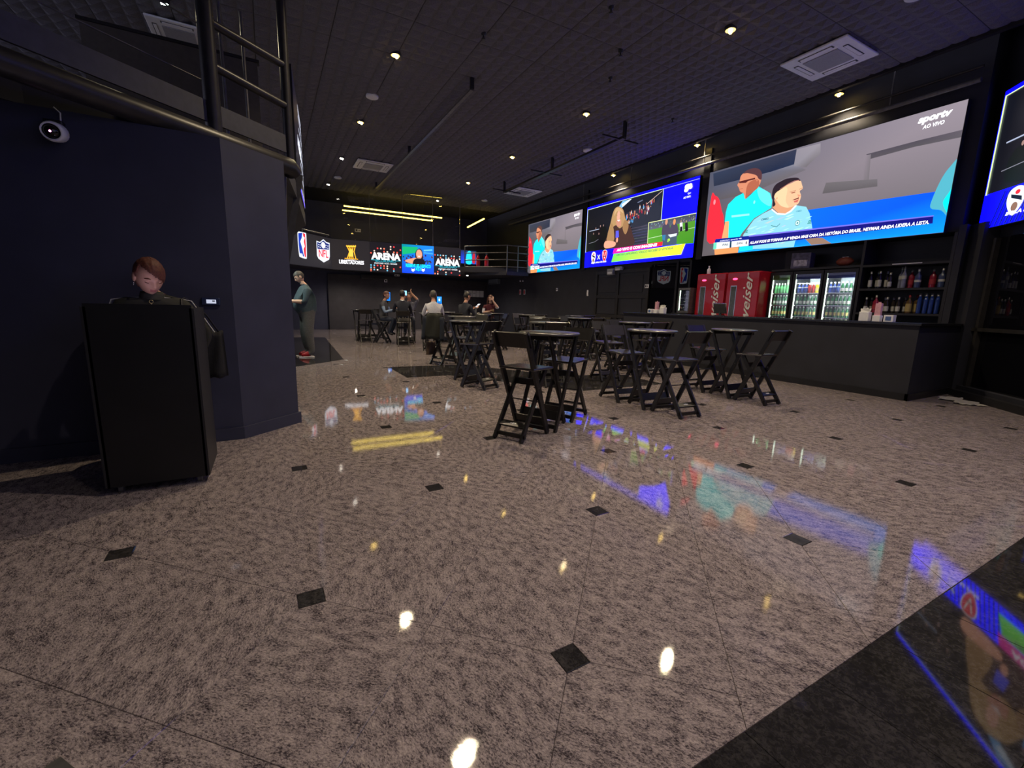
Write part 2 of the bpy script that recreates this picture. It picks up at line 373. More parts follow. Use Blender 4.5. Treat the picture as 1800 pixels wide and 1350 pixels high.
# balcony edge near: tube, channel, posts, rails
ba = thing('balcony_railing', 'black steel tube balcony railing with thick posts above the dark pillar', 'railing', (-.3, 4.75, 2.42))
def pt(p, z): return Vector((p[0], p[1], z))
W0 = Vector((-.3, 4.75, 2.42))
def rl(p): return Vector(p)-W0
e0 = Vector((-3.6, 2.22, 0)); e1 = Vector((-.31, 4.70, 0)); e2 = Vector((.27, 5.20, 0)); e0 = e1+(e1-e2).normalized()*2.3
def ez(v, z): return rl((v.x, v.y, z))
MB().tube([ez(e0, 2.50), ez(e1, 2.50), ez(e2, 2.50), ez(e2+Vector((.03, .05, 0)), 2.46)], .082, 14).build('edge_tube', STEEL, ba)
m = MB(); up = (0, 0, 1)
m.bar(ez(e0, 2.70), ez(e1, 2.70), .16, .02, up); m.bar(ez(e1, 2.70), ez(e2, 2.70), .16, .02, up); m.build('edge_channel', mat('channel_grey', (.06, .06, .068), .5, .2), ba)
MB().tube([ez(e2+Vector((-.07, .08, 0)), 2.48), ez(e2+Vector((-.19, .1, 0)), .0)], .04, 12).build('support_leg', STEEL, ba)
MB().tube([ez(e1, 2.5), ez(e1, 4.0)], .06, 14).build('post', STEEL, ba)
MB().tube([ez(e2, 2.5), ez(e2, 4.2)], .042, 12).build('post', STEEL, ba)
for za, zb in ((3.07, 3.05), (3.39, 3.41), (3.98, 3.97)): MB().tube([ez(e1, za), ez(e2, zb)], .033, 12).build('rail', STEEL, ba)
for za in (3.02, 3.45): MB().tube([ez(e1+Vector((.02, .3, 0)), za), ez(e0+Vector((0, .3, 0)), za)], .006, 8).build('wire', GREYST, ba)
for k in (.55, .85): MB().tube([ez(e1.lerp(e2, k)+Vector((-.25, .35, 0)), 2.6), ez(e1.lerp(e2, k)+Vector((-.25, .35, 0)), 3.9)], .014, 8).build('baluster', GREYST, ba)
pp = thing('parapet_panel', 'low grey-brown parapet board standing behind the balcony railing', 'panel', (-.9, 6.3, 2.6))
MB().bb((-.55, -.03, 0), (.95, .03, 1.22)).build('board', mat('taupe_board', (.09, .078, .06), .6), pp)
MB().bb((-.57, -.045, 1.22), (.97, .045, 1.25)).build('cap', STEEL, pp)
br = thing('leaning_steel_column', 'leaning dark steel plate column behind the navy pillar under the tall display', 'column', (0, 6.3, 0))
MB().bar((-.10, 0, 0), (.43, 0, 2.7), .07, .06).build('plate', STEEL, br); MB().bb((-.14, -.2, 0), (.06, .2, .02)).build('base_plate', STEEL, br)
jb = at_y(497, 383, 5.36)
tb = thing('wall_junction_box', 'small white junction box with cable beside the pillar edge', 'junction box', jb)
MB().box((0, 0, 0), (.05, .05, .10), None, 0, .006).build('cover', WHITE, tb); MB().tube([(0, 0, .05), (.02, 0, .15), (.0, 0, .28), (0, .03, .5)], .006, 6).build('cable', WHITE, tb)

# display board factory
BEZ = mat('display_bezel', (.01, .01, .012), .4)
def board(name, label, cat, pa, pb, z0, z1, th=.10, group=None, ext=.02):
    """upright display between plan points pa (viewer's left) and pb (right); returns thing, origin, axes"""
    a, b = Vector((pa[0], pa[1], 0)), Vector((pb[0], pb[1], 0)); ax = (b-a).normalized(); n = ax.cross(Vector((0, 0, 1)))
    t = thing(name, label, cat, (a.x, a.y, z0), 0, group); W = (b-a).length
    m = MB(); c = ax*(W/2)-n*(th/2+.002)+Vector((0, 0, (z1-z0)/2)); m.box(c, (W+ext, th, z1-z0+.02), Matrix((ax, -n, Vector((0, 0, 1)))).transposed()); m.build('cabinet', BEZ, t)
    return t, ax, n, W, z1-z0

# ------------------------------------------------------------------ pictures on the bar screens
XS, ZB, ZT = 9.40, 2.51, 4.425
def trace(kx, ky, sc, yl):
    def f(x, y):
        p = at_x(kx+x/sc, ky+y/sc, XS); return (yl-p.y, p.z-ZB)
    return f
YC = (7.60, 3.13); YB = (12.25, 7.88); YA = (16.05, 12.52)
def rnd_col(base, d): return tuple(max(0, min(255, c+random.uniform(-d, d))) for c in base)
def picture_match():
    P = Pic(); a = trace(1220, 160, 3.103, YC[0]); b = trace(1240, 290, 7.5, YC[0]); W, Hh = YC[0]-YC[1], ZT-ZB
    def A(l): return [a(*p) for p in l]
    def B(l): return [b(*p) for p in l]
    P.poly([(0, 0), (W, 0), (W, Hh), (0, Hh)], [(112, 104, 108), (118, 112, 116), (172, 160, 172), (92, 96, 116)])
    P.poly(A([(105, 450), (560, 318), (545, 400), (420, 440), (108, 520)]), [(52, 62, 86), (60, 66, 90), (38, 50, 78), (30, 42, 70), (50, 58, 80)])
    P.poly(A([(108, 520), (420, 440), (545, 400), (610, 430), (300, 560), (108, 600)]), [(96, 100, 122), (120, 122, 142), (150, 150, 168), (128, 122, 130), (112, 104, 110), (104, 98, 104)])
    P.poly(A([(560, 318), (690, 285), (690, 340), (612, 415), (545, 410)]), [(165, 158, 170), (172, 165, 176), (148, 142, 150), (128, 122, 128), (158, 154, 166)])
    P.poly(A([(940, 345), (1230, 268), (1490, 205), (1486, 245), (1200, 305), (945, 375)]), [(92, 86, 98), (92, 86, 98), (110, 102, 114), (110, 104, 112), (98, 94, 100), (98, 92, 100)])
    P.poly(A([(935, 350), (965, 345), (950, 520), (922, 530)]), [(160, 148, 160), (140, 132, 140), (128, 122, 126), (136, 128, 134)])
    P.poly(A([(700, 560), (1000, 520), (1000, 480), (720, 500)]), [(108, 102, 106), (112, 106, 110), (128, 122, 128), (126, 120, 124)])
    P.poly(A([(610, 650), (1445, 530), (1380, 768), (230, 893), (235, 870), (640, 790)]), [(0, 96, 236), (0, 74, 226), (0, 140, 250), (0, 160, 250), (0, 120, 240), (0, 90, 235)])
    P.poly(B([(80, 410), (130, 405), (180, 450), (215, 600), (240, 700), (225, 960), (20, 1000)]), [(255, 110, 120), (245, 80, 100), (235, 45, 60), (225, 35, 50), (225, 40, 60), (225, 30, 40), (240, 50, 50)], True) if False else P.poly(B([(80, 410), (130, 405), (180, 450), (215, 600), (240, 700), (225, 960), (20, 1000)]), (234, 38, 54), True)
    P.ell(b(120, 490), .03, .06, (255, 140, 150))
    P.poly(B([(262, 745), (330, 740), (312, 965), (212, 985)]), (242, 168, 112))
    P.poly(B([(700, 280), (780, 330), (855, 372), (880, 470), (870, 565), (640, 705), (480, 900), (450, 955), (300, 975), (310, 740), (255, 750), (270, 620), (300, 520), (400, 420), (500, 370), (530, 450), (600, 390)]), (22, 212, 214))
    P.poly(B([(700, 300), (850, 380), (860, 540), (740, 480), (690, 380)]), (90, 236, 232), True)
    P.poly(B([(345, 665), (580, 640), (580, 665), (345, 692)]), (150, 250, 248))
    P.ell(b(645, 490), .022, .035, (140, 235, 232))
    P.poly(B([(480, 130), (540, 80), (640, 45), (710, 60), (740, 110), (735, 190), (700, 280), (580, 390), (525, 445), (505, 375), (460, 352), (440, 300), (422, 262), (450, 215), (462, 160)]), (214, 138, 106), True)
    P.poly(B([(560, 250), (690, 190), (700, 290), (580, 390), (530, 440)]), (186, 104, 78), True)
    P.poly(B([(500, 112), (560, 65), (650, 40), (715, 60), (744, 110), (738, 190), (700, 180), (668, 135), (560, 108)]), (104, 66, 72), True)
    P.poly(B([(445, 218), (655, 168), (657, 186), (560, 212), (535, 235), (445, 240)]), (92, 36, 34)); P.ell(b(680, 205), .008, .016, (230, 150, 118)); P.line([b(452, 318), b(492, 312)], .006, (150, 60, 50))
    SH = [(880, 580), (950, 640), (1050, 650), (1120, 610), (1190, 530), (1330, 552), (1375, 640), (1410, 830), (1415, 880), (1185, 1000), (1165, 1080), (440, 1120), (500, 920), (560, 830), (640, 720), (760, 640)]
    P.poly(B(SH), (142, 212, 228), False)
    for i in range(60):
        x, y = random.uniform(560, 1380), random.uniform(640, 1050)
        if x < 700 and y < 760+(700-x)*.8: continue
        c = rnd_col((170, 226, 236), 26); L = random.uniform(20, 70)
        P.poly(B([(x-L, y+L*.3), (x+L*.4, y-L*.25), (x+L, y-L*.3), (x-L*.3, y+L*.35)]), c)
    P.poly(B([(880, 575), (950, 632), (1050, 640), (1120, 600), (1190, 525), (1210, 535), (1130, 622), (1050, 660), (945, 654), (868, 590)]), (232, 240, 246))
    for tx, x, y, w, hh, rot in (('CIMED', 735, 735, 205, 55, 0),): q = b(x, y); P.text('CIMED', q[0], q[1], .17, .04, (18, 104, 112), .03, .2)
    for x, y in ((520, 900), (1345, 780)): q = b(x, y); P.text('SIL', q[0], q[1], .07, .07, (12, 120, 108), .03, .5)
    q = b(1195, 625); P.text('CIMED', q[0], q[1], .11, .03, (60, 130, 160), .02)
    P.line([b(870, 800), b(940, 815), b(985, 775)], .010, (14, 96, 104)); c = b(1215, 765); P.ell(c, .048, .055, (30, 126, 128)); P.ell(c, .040, .046, (206, 234, 238)); P.ell(c, .015, .02, (60, 150, 150))
    P.poly(B([(915, 450), (1100, 545), (1195, 515), (1120, 600), (1055, 640), (960, 632), (885, 560)]), (222, 160, 120))
    P.poly(B([(955, 320), (1100, 255), (1240, 200), (1275, 262), (1283, 312), (1245, 345), (1262, 402), (1248, 462), (1212, 520), (1100, 562), (1000, 540), (940, 470), (908, 425), (915, 380)]), (244, 188, 148), True)
    P.poly(B([(960, 330), (1080, 300), (1060, 470), (1100, 560), (1000, 540), (940, 470), (912, 420)]), (250, 205, 160), True)
    P.poly(B([(880, 430), (888, 330), (930, 258), (1010, 210), (1080, 180), (1210, 168), (1254, 210), (1185, 205), (1090, 258), (1000, 320), (925, 375), (905, 450), (925, 520), (890, 550), (893, 465)]), (48, 36, 48), True)
    P.line([b(985, 320), b(1100, 246), b(1170, 212), b(1240, 200)], .012, (176, 116, 108))
    P.ell(b(945, 440), .010, .022, (226, 150, 110)); P.line([b(1115, 358), b(1195, 332)], .006, (120, 70, 55)); P.line([b(1240, 320), b(1280, 305)], .006, (120, 70, 55))
    P.poly(B([(1130, 365), (1190, 350), (1185, 364), (1140, 378)]), (160, 90, 70)); P.poly(B([(1145, 462), (1200, 440), (1235, 425), (1232, 445), (1180, 462)]), (120, 60, 52)); P.poly(B([(1165, 480), (1235, 448), (1215, 492), (1175, 495)]), (206, 104, 96))
    P.poly(B([(1215, 385), (1262, 402), (1225, 425)]), (226, 150, 118)); P.poly(A([(600, 800), (700, 800), (750, 832), (640, 840)]), (176, 140, 118))
    P.poly(A([(1446, 378), (1400, 410), (1350, 480), (1300, 590), (1292, 640), (1350, 652), (1398, 690), (1430, 560)]), (86, 184, 204), True)
    P.poly(A([(1446, 445), (1400, 540), (1358, 610), (1396, 662), (1432, 520)]), (0, 232, 214), True)
    P.poly(B([(120, 1110), (440, 1080), (430, 1160), (125, 1185)]), (226, 140, 84)); P.poly(B([(450, 1080), (630, 1060), (625, 1120), (445, 1140)]), (20, 200, 205))
    P.poly(A([(300, 790), (1306, 682), (1302, 722), (298, 846)]), (14, 14, 128)); P.poly(A([(300, 788), (1308, 678), (1308, 684), (300, 796)]), (120, 110, 230))
    P.poly(A([(118, 808), (300, 790), (300, 812), (112, 830)]), (6, 34, 150))
    P.poly(A([(108, 828), (197, 820), (194, 856), (105, 864)]), (232, 240, 246)); P.poly(A([(206, 820), (300, 810), (298, 843), (204, 853)]), (236, 240, 246)); P.poly(A([(197, 820), (206, 820), (204, 853), (194, 856)]), (10, 60, 90)); P.poly(A([(108, 828), (125, 827), (122, 861), (105, 864)]), (110, 220, 190))
    def T(s, p0, p1, hgt, col, bold=.02, shear=.2): P.text(s, p0[0], p0[1], p1[0]-p0[0], hgt, col, bold, shear)
    T('AGORA sportv 4k', a(140, 824), a(262, 810), .035, (235, 235, 255)); T('PAL', a(155, 845), a(188, 842), .045, (40, 50, 60)); T('SAN', a(232, 838), a(266, 834), .045, (40, 50, 60)); P.ell(a(286, 828), .018, .035, (150, 140, 145))
    T('COPA DO BRASIL 2025 - QUARTAS DE FINAL - IDA', a(305, 818), a(602, 778), .042, (172, 92, 228)); T('ALLAN PODE SE TORNAR A 8ª VENDA MAIS CARA DA HISTÓRIA DO BRASIL. NEYMAR AINDA LIDERA A LISTA.', a(304, 836), a(1282, 722), .072, (250, 250, 255), .035)
    T('sportv', a(1218, 193), a(1405, 150), .135, (250, 250, 255), .05); T('AO VIVO', a(1246, 210), a(1364, 188), .06, (250, 250, 255), .03)
    return P, W, Hh
def picture_studio():
    P = Pic(); b = trace(1020, 300, 7.5, YB[0]); W, Hh = YB[0]-YB[1], ZT-ZB
    def B(l): return [b(*p) for p in l]
    P.poly([(0, 0), (W, 0), (W, Hh), (0, Hh)], (10, 8, 400))
    vid = [(128, 512), (1100, 240), (1068, 655), (900, 690), (890, 968), (440, 1025), (112, 1072)]
    VP = B(vid); VP[0] = (.03, VP[0][1]); VP[-1] = (.03, VP[-1][1])
    P.poly(VP, [(22, 24, 34), (36, 40, 54), (44, 48, 62), (70, 74, 94), (58, 60, 78), (34, 34, 46), (24, 24, 32)])
    for i in range(9): P.line([b(640+i*8, 700+i*34), b(900-i, 640+i*38)], .014, rnd_col((92, 98, 120), 16))
    P.poly(B([(600, 560), (980, 420), (1060, 470), (1050, 650), (690, 760)]), (52, 56, 72))
    P.poly(B([(500, 490), (560, 400), (680, 372), (590, 440), (545, 500)]), (126, 188, 246)); P.poly(B([(545, 445), (640, 380), (680, 372), (560, 480)]), (226, 240, 255)); P.line([b(760, 420), b(820, 390)], .03, (120, 130, 160))
    for i in range(46):
        t = random.random(); x = 620+340*t+random.uniform(-25, 25); y = 640-190*t+random.uniform(-55, 55); c = random.choice([(190, 40, 60), (80, 150, 210), (225, 225, 235), (200, 110, 80), (60, 60, 90), (150, 50, 80)])
        P.ell(b(x, y), .018, .045, c, 10); P.ell(b(x, y-24), .012, .018, (214, 150, 120), 8)
    P.line([b(880, 440), b(985, 350), b(1085, 265)], .012, (230, 200, 190))
    for x, y in ((210, 830), (270, 800), (310, 790), (180, 900), (250, 900)): P.poly(B([(x-45, 1030), (x-40, y), (x-10, y-60), (x+20, y-50), (x+45, y+20), (x+50, 1020)]), rnd_col((16, 16, 20), 6), True); P.ell(b(x-2, y-68), .018, .034, (188, 150, 140), 10)
    P.line([b(125, 800), b(190, 785), b(250, 770)], .02, (170, 180, 205)); P.line([b(118, 960), b(190, 940), b(240, 905)], .012, (150, 150, 165))
    P.poly(B([(430, 570), (465, 495), (520, 475), (570, 520), (600, 640), (640, 690), (600, 770), (640, 850), (560, 860), (400, 890), (360, 860), (400, 700)]), (192, 152, 104), True)
    P.poly(B([(400, 780), (365, 850), (322, 1022), (690, 985), (690, 830), (645, 700), (580, 720), (520, 760), (470, 720)]), (84, 56, 54), True)
    P.poly(B([(420, 690), (450, 900), (390, 960), (350, 900)]), (176, 136, 92), True); P.poly(B([(590, 650), (640, 720), (600, 840), (560, 760)]), (170, 128, 88), True)
    P.ell(b(507, 600), .072, .155, (230, 170, 146)); P.poly(B([(470, 660), (545, 650), (540, 730), (490, 740)]), (206, 142, 120)); P.poly(B([(450, 600), (470, 505), (520, 490), (560, 530), (565, 560), (520, 530), (480, 545)]), (206, 170, 124), True)
    P.ell(b(488, 588), .010, .010, (60, 40, 40), 8); P.ell(b(530, 580), .010, .010, (60, 40, 40), 8); P.poly(B([(488, 655), (532, 645), (512, 672)]), (250, 230, 230))
    P.poly(B([(472, 795), (508, 790), (512, 878), (468, 885)]), (84, 84, 222)); P.ell(b(487, 915), .045, .075, (232, 164, 136)); P.poly(B([(335, 930), (462, 940), (450, 1000), (325, 1022)]), (234, 168, 138), True)
    P.line(VP[:3], .016, (220, 244, 170)); P.line([VP[0], VP[-1]], .022, (220, 244, 170)); P.line(B([vid[1], (1600, 98)]), .010, (190, 200, 250))
    q = [(905, 688), (1560, 555), (1525, 942), (888, 975)]
    P.poly(B([(905, 688), (1560, 555), (1545, 950), (888, 1000)]), [(96, 164, 56), (92, 160, 50), (70, 150, 36), (92, 176, 50)]); P.poly(B([(905, 688), (1560, 555), (1553, 650), (903, 785)]), [(92, 100, 116), (70, 78, 96), (96, 104, 118), (120, 124, 138)])
    for i in range(40): x = random.uniform(915, 1540); P.ell(b(x, 745-(x-900)*.2+random.uniform(-35, 25)), .012, .02, rnd_col((150, 150, 168), 50), 6)
    P.line([b(905, 895), b(1085, 855)], .012, (215, 240, 200)); P.line([b(1290, 800), b(1530, 745)], .010, (200, 230, 180))
    for x, hd in ((1140, (214, 150, 120)), (1245, (232, 150, 96))): P.poly(B([(x-55, 865), (x-52, 740), (x-15, 700), (x+25, 700), (x+48, 750), (x+45, 855)]), (92, 84, 108), True); P.ell(b(x, 675), .042, .075, hd)
    P.poly(B([(1085, 850), (1280, 828), (1272, 975), (1088, 995)]), (84, 104, 128)); P.poly(B([(1085, 850), (1130, 845), (1120, 925), (1088, 910)]), (60, 132, 176)); P.poly(B([(1160, 845), (1280, 825), (1270, 860), (1190, 880)]), (222, 230, 236)); P.text('ge', *b(1150, 945), .09, .09, (160, 214, 70), .05)
    for x in (1335, 1405): P.poly(B([(x-18, 800), (x-20, 690), (x+16, 680), (x+20, 790)]), (232, 232, 236) if x < 1400 else (40, 40, 52)); P.poly(B([(x-18, 805), (x-14, 740), (x+14, 735), (x+16, 795)]), (30, 30, 40)); P.ell(b(x-2, 668), .014, .026, (206, 150, 120))
    P.line(B([(905, 688), (1560, 555), (1528, 942)]), .018, (236, 246, 170)); P.line([b(905, 688), b(890, 968)], .018, (236, 246, 170)); P.line([b(1600, 98), b(1560, 555)], .010, (160, 170, 250)); P.line([b(1530, 945), b(1500, 1140), b(1300, 1165)], .010, (90, 110, 250))
    for i in range(26):
        x = 100+i*17; P.line([b(x, 1275-(x-100)*.085), b(x+40, 1085-(x-100)*.12)], .02, (6, 6, 90)) if x < 420 else None
    for i in range(46): x = 420+i*23; P.line([b(x, 1243-(x-420)*.09), b(x+14, 1218-(x-420)*.09)], .014, (6, 6, 120))
    P.poly(B([(450, 1028), (1092, 935), (1084, 990), (432, 1098)]), [(232, 20, 168), (238, 40, 36), (238, 44, 36), (226, 18, 160)]); P.poly(B([(445, 1098), (1392, 962), (1336, 1106), (415, 1206)]), [(112, 232, 96), (236, 226, 44), (232, 232, 60), (110, 236, 80)])
    def T(s, p0, p1, hgt, col, bold=.02, shear=.1): P.text(s, p0[0], p0[1], p1[0]-p0[0], hgt, col, bold, shear)
    T('AO VIVO E COM IMAGENS!', b(484, 1068), b(1015, 1005), .085, (255, 250, 255), .05); T('EM SÃO JANUÁRIO, VASCO RECEBE O VITÓRIA', b(484, 1134), b(1228, 1040), .085, (70, 120, 92)); T('PELO JOGO DE IDA DAS QUARTAS DE FINAL', b(480, 1178), b(1168, 1100), .085, (70, 120, 92))
    c = b(178, 1150); P.poly([(c[0]-.10, c[1]+.13), (c[0], c[1]+.19), (c[0]+.10, c[1]+.13), (c[0]+.10, c[1]-.04), (c[0], c[1]-.20), (c[0]-.10, c[1]-.04)], (236, 236, 240), True); P.poly([(c[0]-.07, c[1]+.10), (c[0]+.07, c[1]+.04), (c[0]+.08, c[1]-.02), (c[0]-.06, c[1]+.05)], (20, 20, 24)); P.ell((c[0], c[1]-.08), .04, .06, (150, 110, 80)); P.ell((c[0]+.01, c[1]+.11), .03, .03, (220, 30, 40))
    c = b(325, 1120); P.poly([(c[0]-.11, c[1]+.12), (c[0], c[1]+.18), (c[0]+.11, c[1]+.12), (c[0]+.10, c[1]-.05), (c[0], c[1]-.19), (c[0]-.10, c[1]-.05)], (240, 236, 240), True); P.poly([(c[0]-.09, c[1]+.11), (c[0], c[1]+.16), (c[0]+.09, c[1]+.11), (c[0]+.085, c[1]-.05), (c[0], c[1]-.17), (c[0]-.085, c[1]-.05)], (214, 24, 46), True); P.line([(c[0]-.05, c[1]+.1), (c[0], c[1]-.08), (c[0]+.05, c[1]+.1)], .02, (245, 240, 240)); P.line([(c[0]-.04, c[1]-.02), (c[0]+.05, c[1]-.02)], .02, (30, 20, 24))
    c = b(248, 1140); P.line([(c[0]-.05, c[1]-.06), (c[0]+.05, c[1]+.06)], .03, (236, 246, 170)); P.line([(c[0]-.05, c[1]+.06), (c[0]+.05, c[1]-.06)], .03, (236, 246, 170))
    T('BOLA ROLA ÀS 21:30', b(150, 1228), b(346, 1210), .06, (250, 250, 255), .04, .2)
    q = b(1372, 292); P.text('ge', q[0], q[1], .25, .19, (252, 252, 255), .08); P.text('tv', q[0]+.12, q[1]-.07, .10, .05, (220, 225, 255), .03); P.text('AO VIVO', q[0]+.0, q[1]-.15, .22, .05, (252, 252, 255), .03)
    return P, W, Hh
PM, WM, HM = picture_match(); PS, WS, HS = picture_studio()
def wall_screen(label, ya, yb, P, w, hgt):
    t, ax, n, W, Hh = board('led_video_wall', label, 'screen', (XS, ya), (XS, yb), ZB, ZT, .098)
    P.build('picture', (0, 0, 0), ax, (0, 0, 1), t, W/w, Hh/hgt, (0, 0, w, hgt)); return t
wall_screen('large LED video wall above the drinks coolers showing two footballers', YC[0], YC[1], PM, WM, HM)
wall_screen('blue LED video wall above the dark door showing a reporter with microphone', YB[0], YB[1], PS, WS, HS)
wall_screen('LED video wall beside the far catwalk showing two footballers', YA[0], YA[1], PM, WM, HM)
pa = P0+n2*.0+dg*.12; pb = pa+dg*6.2
t, ax, n, W, Hh = board('led_video_wall', 'LED video wall over the dark entrance windows with crests on blue band', 'screen', (pa.x, pa.y), (pb.x, pb.y), ZB, ZT, .14)
PS.build('picture', (0, 0, 0), ax, (0, 0, 1), t, W/WS, Hh/HS, (0, 0, WS, HS))

# ------------------------------------------------------------------ mezzanine displays
def plane_trace(pa, pb, z0, kx=0, ky=0, sc=1):
    a, b = Vector((pa[0], pa[1], z0)), Vector((pb[0], pb[1], z0)); ax = (b-a).normalized(); n = ax.cross(Vector((0, 0, 1)))
    def f(x, y):
        p = on_plane(kx+x/sc, ky+y/sc, a, n)-a; return (p.dot(ax), p.z)
    return f
GA, GB, GC = (.2, 14.63), (1.95, 16.38), (6.4, 15.9)
Z0F, Z1F = 2.25, 3.24
fas = MB()
for a, b in ((GA, GB), (GB, GC)):
    a, b = Vector(a+(0,)), Vector(b+(0,)); d = (b-a).normalized(); nn = d.cross(Vector((0, 0, 1)))
    fas.box((a+b)/2-nn*.16+Vector((0, 0, (Z0F+Z1F)/2)), ((b-a).length+.1, .10, Z1F-Z0F), Matrix((d, -nn, Vector((0, 0, 1)))).transposed())
struct(fas.build('mezzanine_fascia', BROWNBLK))
GREYP = (66, 60, 60)
tL, axL, nL, WL, HL = board('led_logo_board', 'grey LED board with basketball and football league logos above the standing man', 'screen', GA, GB, Z0F, Z1F, .1, ext=0)
P = Pic(); f = plane_trace(GA, GB, Z0F, 510, 340, 4.5)
P.poly([(0, 0), (WL, 0), (WL, HL), (0, HL)], [(40, 36, 38), (46, 41, 42), (48, 43, 44), (40, 36, 38)])
def FF(l, g=None): return [(g or f)(*p) for p in l]
rr = FF([(58, 312), (64, 300), (112, 308), (126, 318), (131, 420), (132, 505), (124, 517), (84, 505), (72, 490), (62, 400)])
P.poly(rr, (240, 244, 255), True)
P.poly(FF([(64, 314), (96, 312), (92, 350), (80, 380), (92, 420), (104, 470), (112, 500), (84, 494), (76, 480), (68, 400)]), (20, 60, 190)); P.poly(FF([(100, 312), (118, 320), (124, 420), (126, 504), (116, 502), (106, 440), (116, 420), (108, 380), (116, 350), (104, 340)]), (224, 36, 52))
P.text('NBA', *f(76, 498), f(102, 490)[0]-f(76, 490)[0], .10, (240, 244, 255), .04)
# shield
P.poly(FF([(208, 374), (235, 384), (262, 362), (288, 386), (312, 392), (314, 500), (308, 524), (266, 546), (224, 516), (212, 490)]), (236, 242, 255))
P.poly(FF([(214, 384), (236, 392), (262, 372), (287, 394), (307, 400), (308, 446), (216, 438)]), (20, 40, 120)); P.poly(FF([(217, 446), (308, 452), (308, 496), (303, 518), (266, 536), (228, 510), (218, 486)]), (248, 246, 255))
P.ell(f(262, 410), .10, .10, (236, 242, 255)); [P.ell(f(x, y), .022, .018, (236, 242, 255), 8) for x, y in ((226, 404), (238, 408), (226, 422), (238, 426), (284, 412), (298, 416), (284, 430), (298, 434))]
P.text('NFL', *f(228, 500), f(302, 500)[0]-f(228, 500)[0], .24, (216, 30, 56), .02)
P.build('picture', (0, 0, 0), axL, (0, 0, 1), tL, 1, 1, (0, 0, WL, HL), gain=.95)
tF, axF, nF, WF, HF = board('led_ribbon_board', 'long LED ribbon board on the far mezzanine edge with golden trophy logo and arena panels', 'screen', GB, GC, Z0F, Z1F, .1, ext=0)
P = Pic(); g = plane_trace(GB, GC, Z0F, 510, 340, 4.5)
def G(l): return FF(l, g)
xa, xb, xc = g(630, 500)[0], g(884, 500)[0], g(1136, 500)[0]
P.poly([(0, 0), (xa, 0), (xa, HF), (0, HF)], (44, 39, 39)); P.poly([(xa, 0), (xb, 0), (xb, HF), (xa, HF)], (30, 26, 28)); P.poly([(xc, 0), (WF, 0), (WF, HF), (xc, HF)], (30, 26, 28))
for xs in ((446, 470, 452), (463, 478, 468), (480, 483, 483), (497, 492, 498), (514, 505, 520)):
    P.line([g(xs[0]+2, 412), g(xs[1], 460), g(xs[2], 516)], .030, (255, 176, 40))
P.poly(G([(442, 412), (522, 414), (518, 424), (446, 422)]), (255, 190, 60)); P.poly(G([(432, 510), (536, 518), (538, 524), (430, 516)]), (255, 170, 40)); P.poly(G([(470, 440), (496, 442), (500, 500), (464, 498)]), (255, 190, 70))
P.text('CONMEBOL', *g(445, 532), g(522, 532)[0]-g(445, 532)[0], .05, (250, 240, 240)); P.text('LIBERTADORES', *g(388, 554), g(584, 556)[0]-g(388, 556)[0], .13, (252, 250, 255), .04)
for x0, x1, yy in ((640, 872, 0), (1146, 1340, 62)):
    for i in range(64):
        u = random.choice(range(10))/9*(x1-x0)+x0; v = random.choice((410, 430, 452, 470, 566, 584, 600, 616))+yy*.55+(u-x0)*.08
        if not (420+yy < v < 640+yy): continue
        P.ell(g(u, v), .028, .028, random.choice([(230, 60, 60), (255, 120, 90), (110, 190, 220), (250, 220, 200), (230, 80, 60)]), 8)
    P.text('ARENA', *g(x0+2, 520+yy*.75), g(x1, 500)[0]-g(x0, 500)[0], .24, (252, 252, 255), .05); P.text('BILLBOARD', *g(x0+36, 540+yy*.75), (g(x1, 500)[0]-g(x0, 500)[0])*.7, .09, (40, 170, 190)); P.line([g(x0+2, 524+yy*.75), g(x0+30, 526+yy*.75)], .02, (40, 170, 190)); P.line([g(x1-30, 534+yy*.75), g(x1, 536+yy*.75)], .02, (40, 170, 190))
    P.text('SPORTS BAR • MUSIC • BURGERS', *g(x0+26, 556+yy*.75), (g(x1, 500)[0]-g(x0, 500)[0])*.78, .05, (240, 240, 245))
P.poly([(xb, 0), (xc, 0), (xc, HF), (xb, HF)], [(10, 60, 220), (10, 70, 225), (20, 120, 230), (0, 150, 150)])
P.poly(G([(888, 420), (1010, 425), (1000, 470), (888, 482)]), (20, 190, 120))
for i in range(60): P.ell(g(random.uniform(890, 1130), random.uniform(488, 555)), .03, .035, rnd_col((60, 40, 80), 50), 6)
P.poly(G([(990, 470), (1005, 445), (1030, 438), (1048, 470), (1052, 530), (1066, 560), (985, 566), (990, 520)]), (30, 18, 18), True); P.ell(g(1020, 482), .11, .17, (226, 160, 128)); P.poly(G([(910, 530), (960, 514), (1000, 512), (985, 540), (965, 556), (925, 545)]), (228, 160, 120), True); P.poly(G([(985, 520), (1050, 520), (1062, 565), (975, 570)]), (24, 18, 20), True); P.poly(G([(1008, 494), (1032, 494), (1020, 504)]), (250, 240, 238))
P.line([g(1060, 452), g(1120, 448)], .05, (90, 180, 250)); P.line([g(1060, 470), g(1126, 478)], .05, (60, 150, 240))
P.text('RESERVE SEU ESPAÇO', *g(914, 588), g(1112, 588)[0]-g(914, 588)[0], .15, (20, 210, 235), .05); P.text('AQUI', *g(990, 614), g(1035, 614)[0]-g(990, 614)[0], .13, (20, 210, 235), .05)
for x in (972, 1052): P.line([g(x-10, 598), g(x, 606), g(x+10, 598)], .03, (250, 250, 255)); P.line([g(x-10, 608), g(x, 616), g(x+10, 608)], .03, (250, 250, 255))
P.build('picture', (0, 0, 0), axF, (0, 0, 1), tF, 1, 1, (0, 0, WF, HF), gain=1.0)
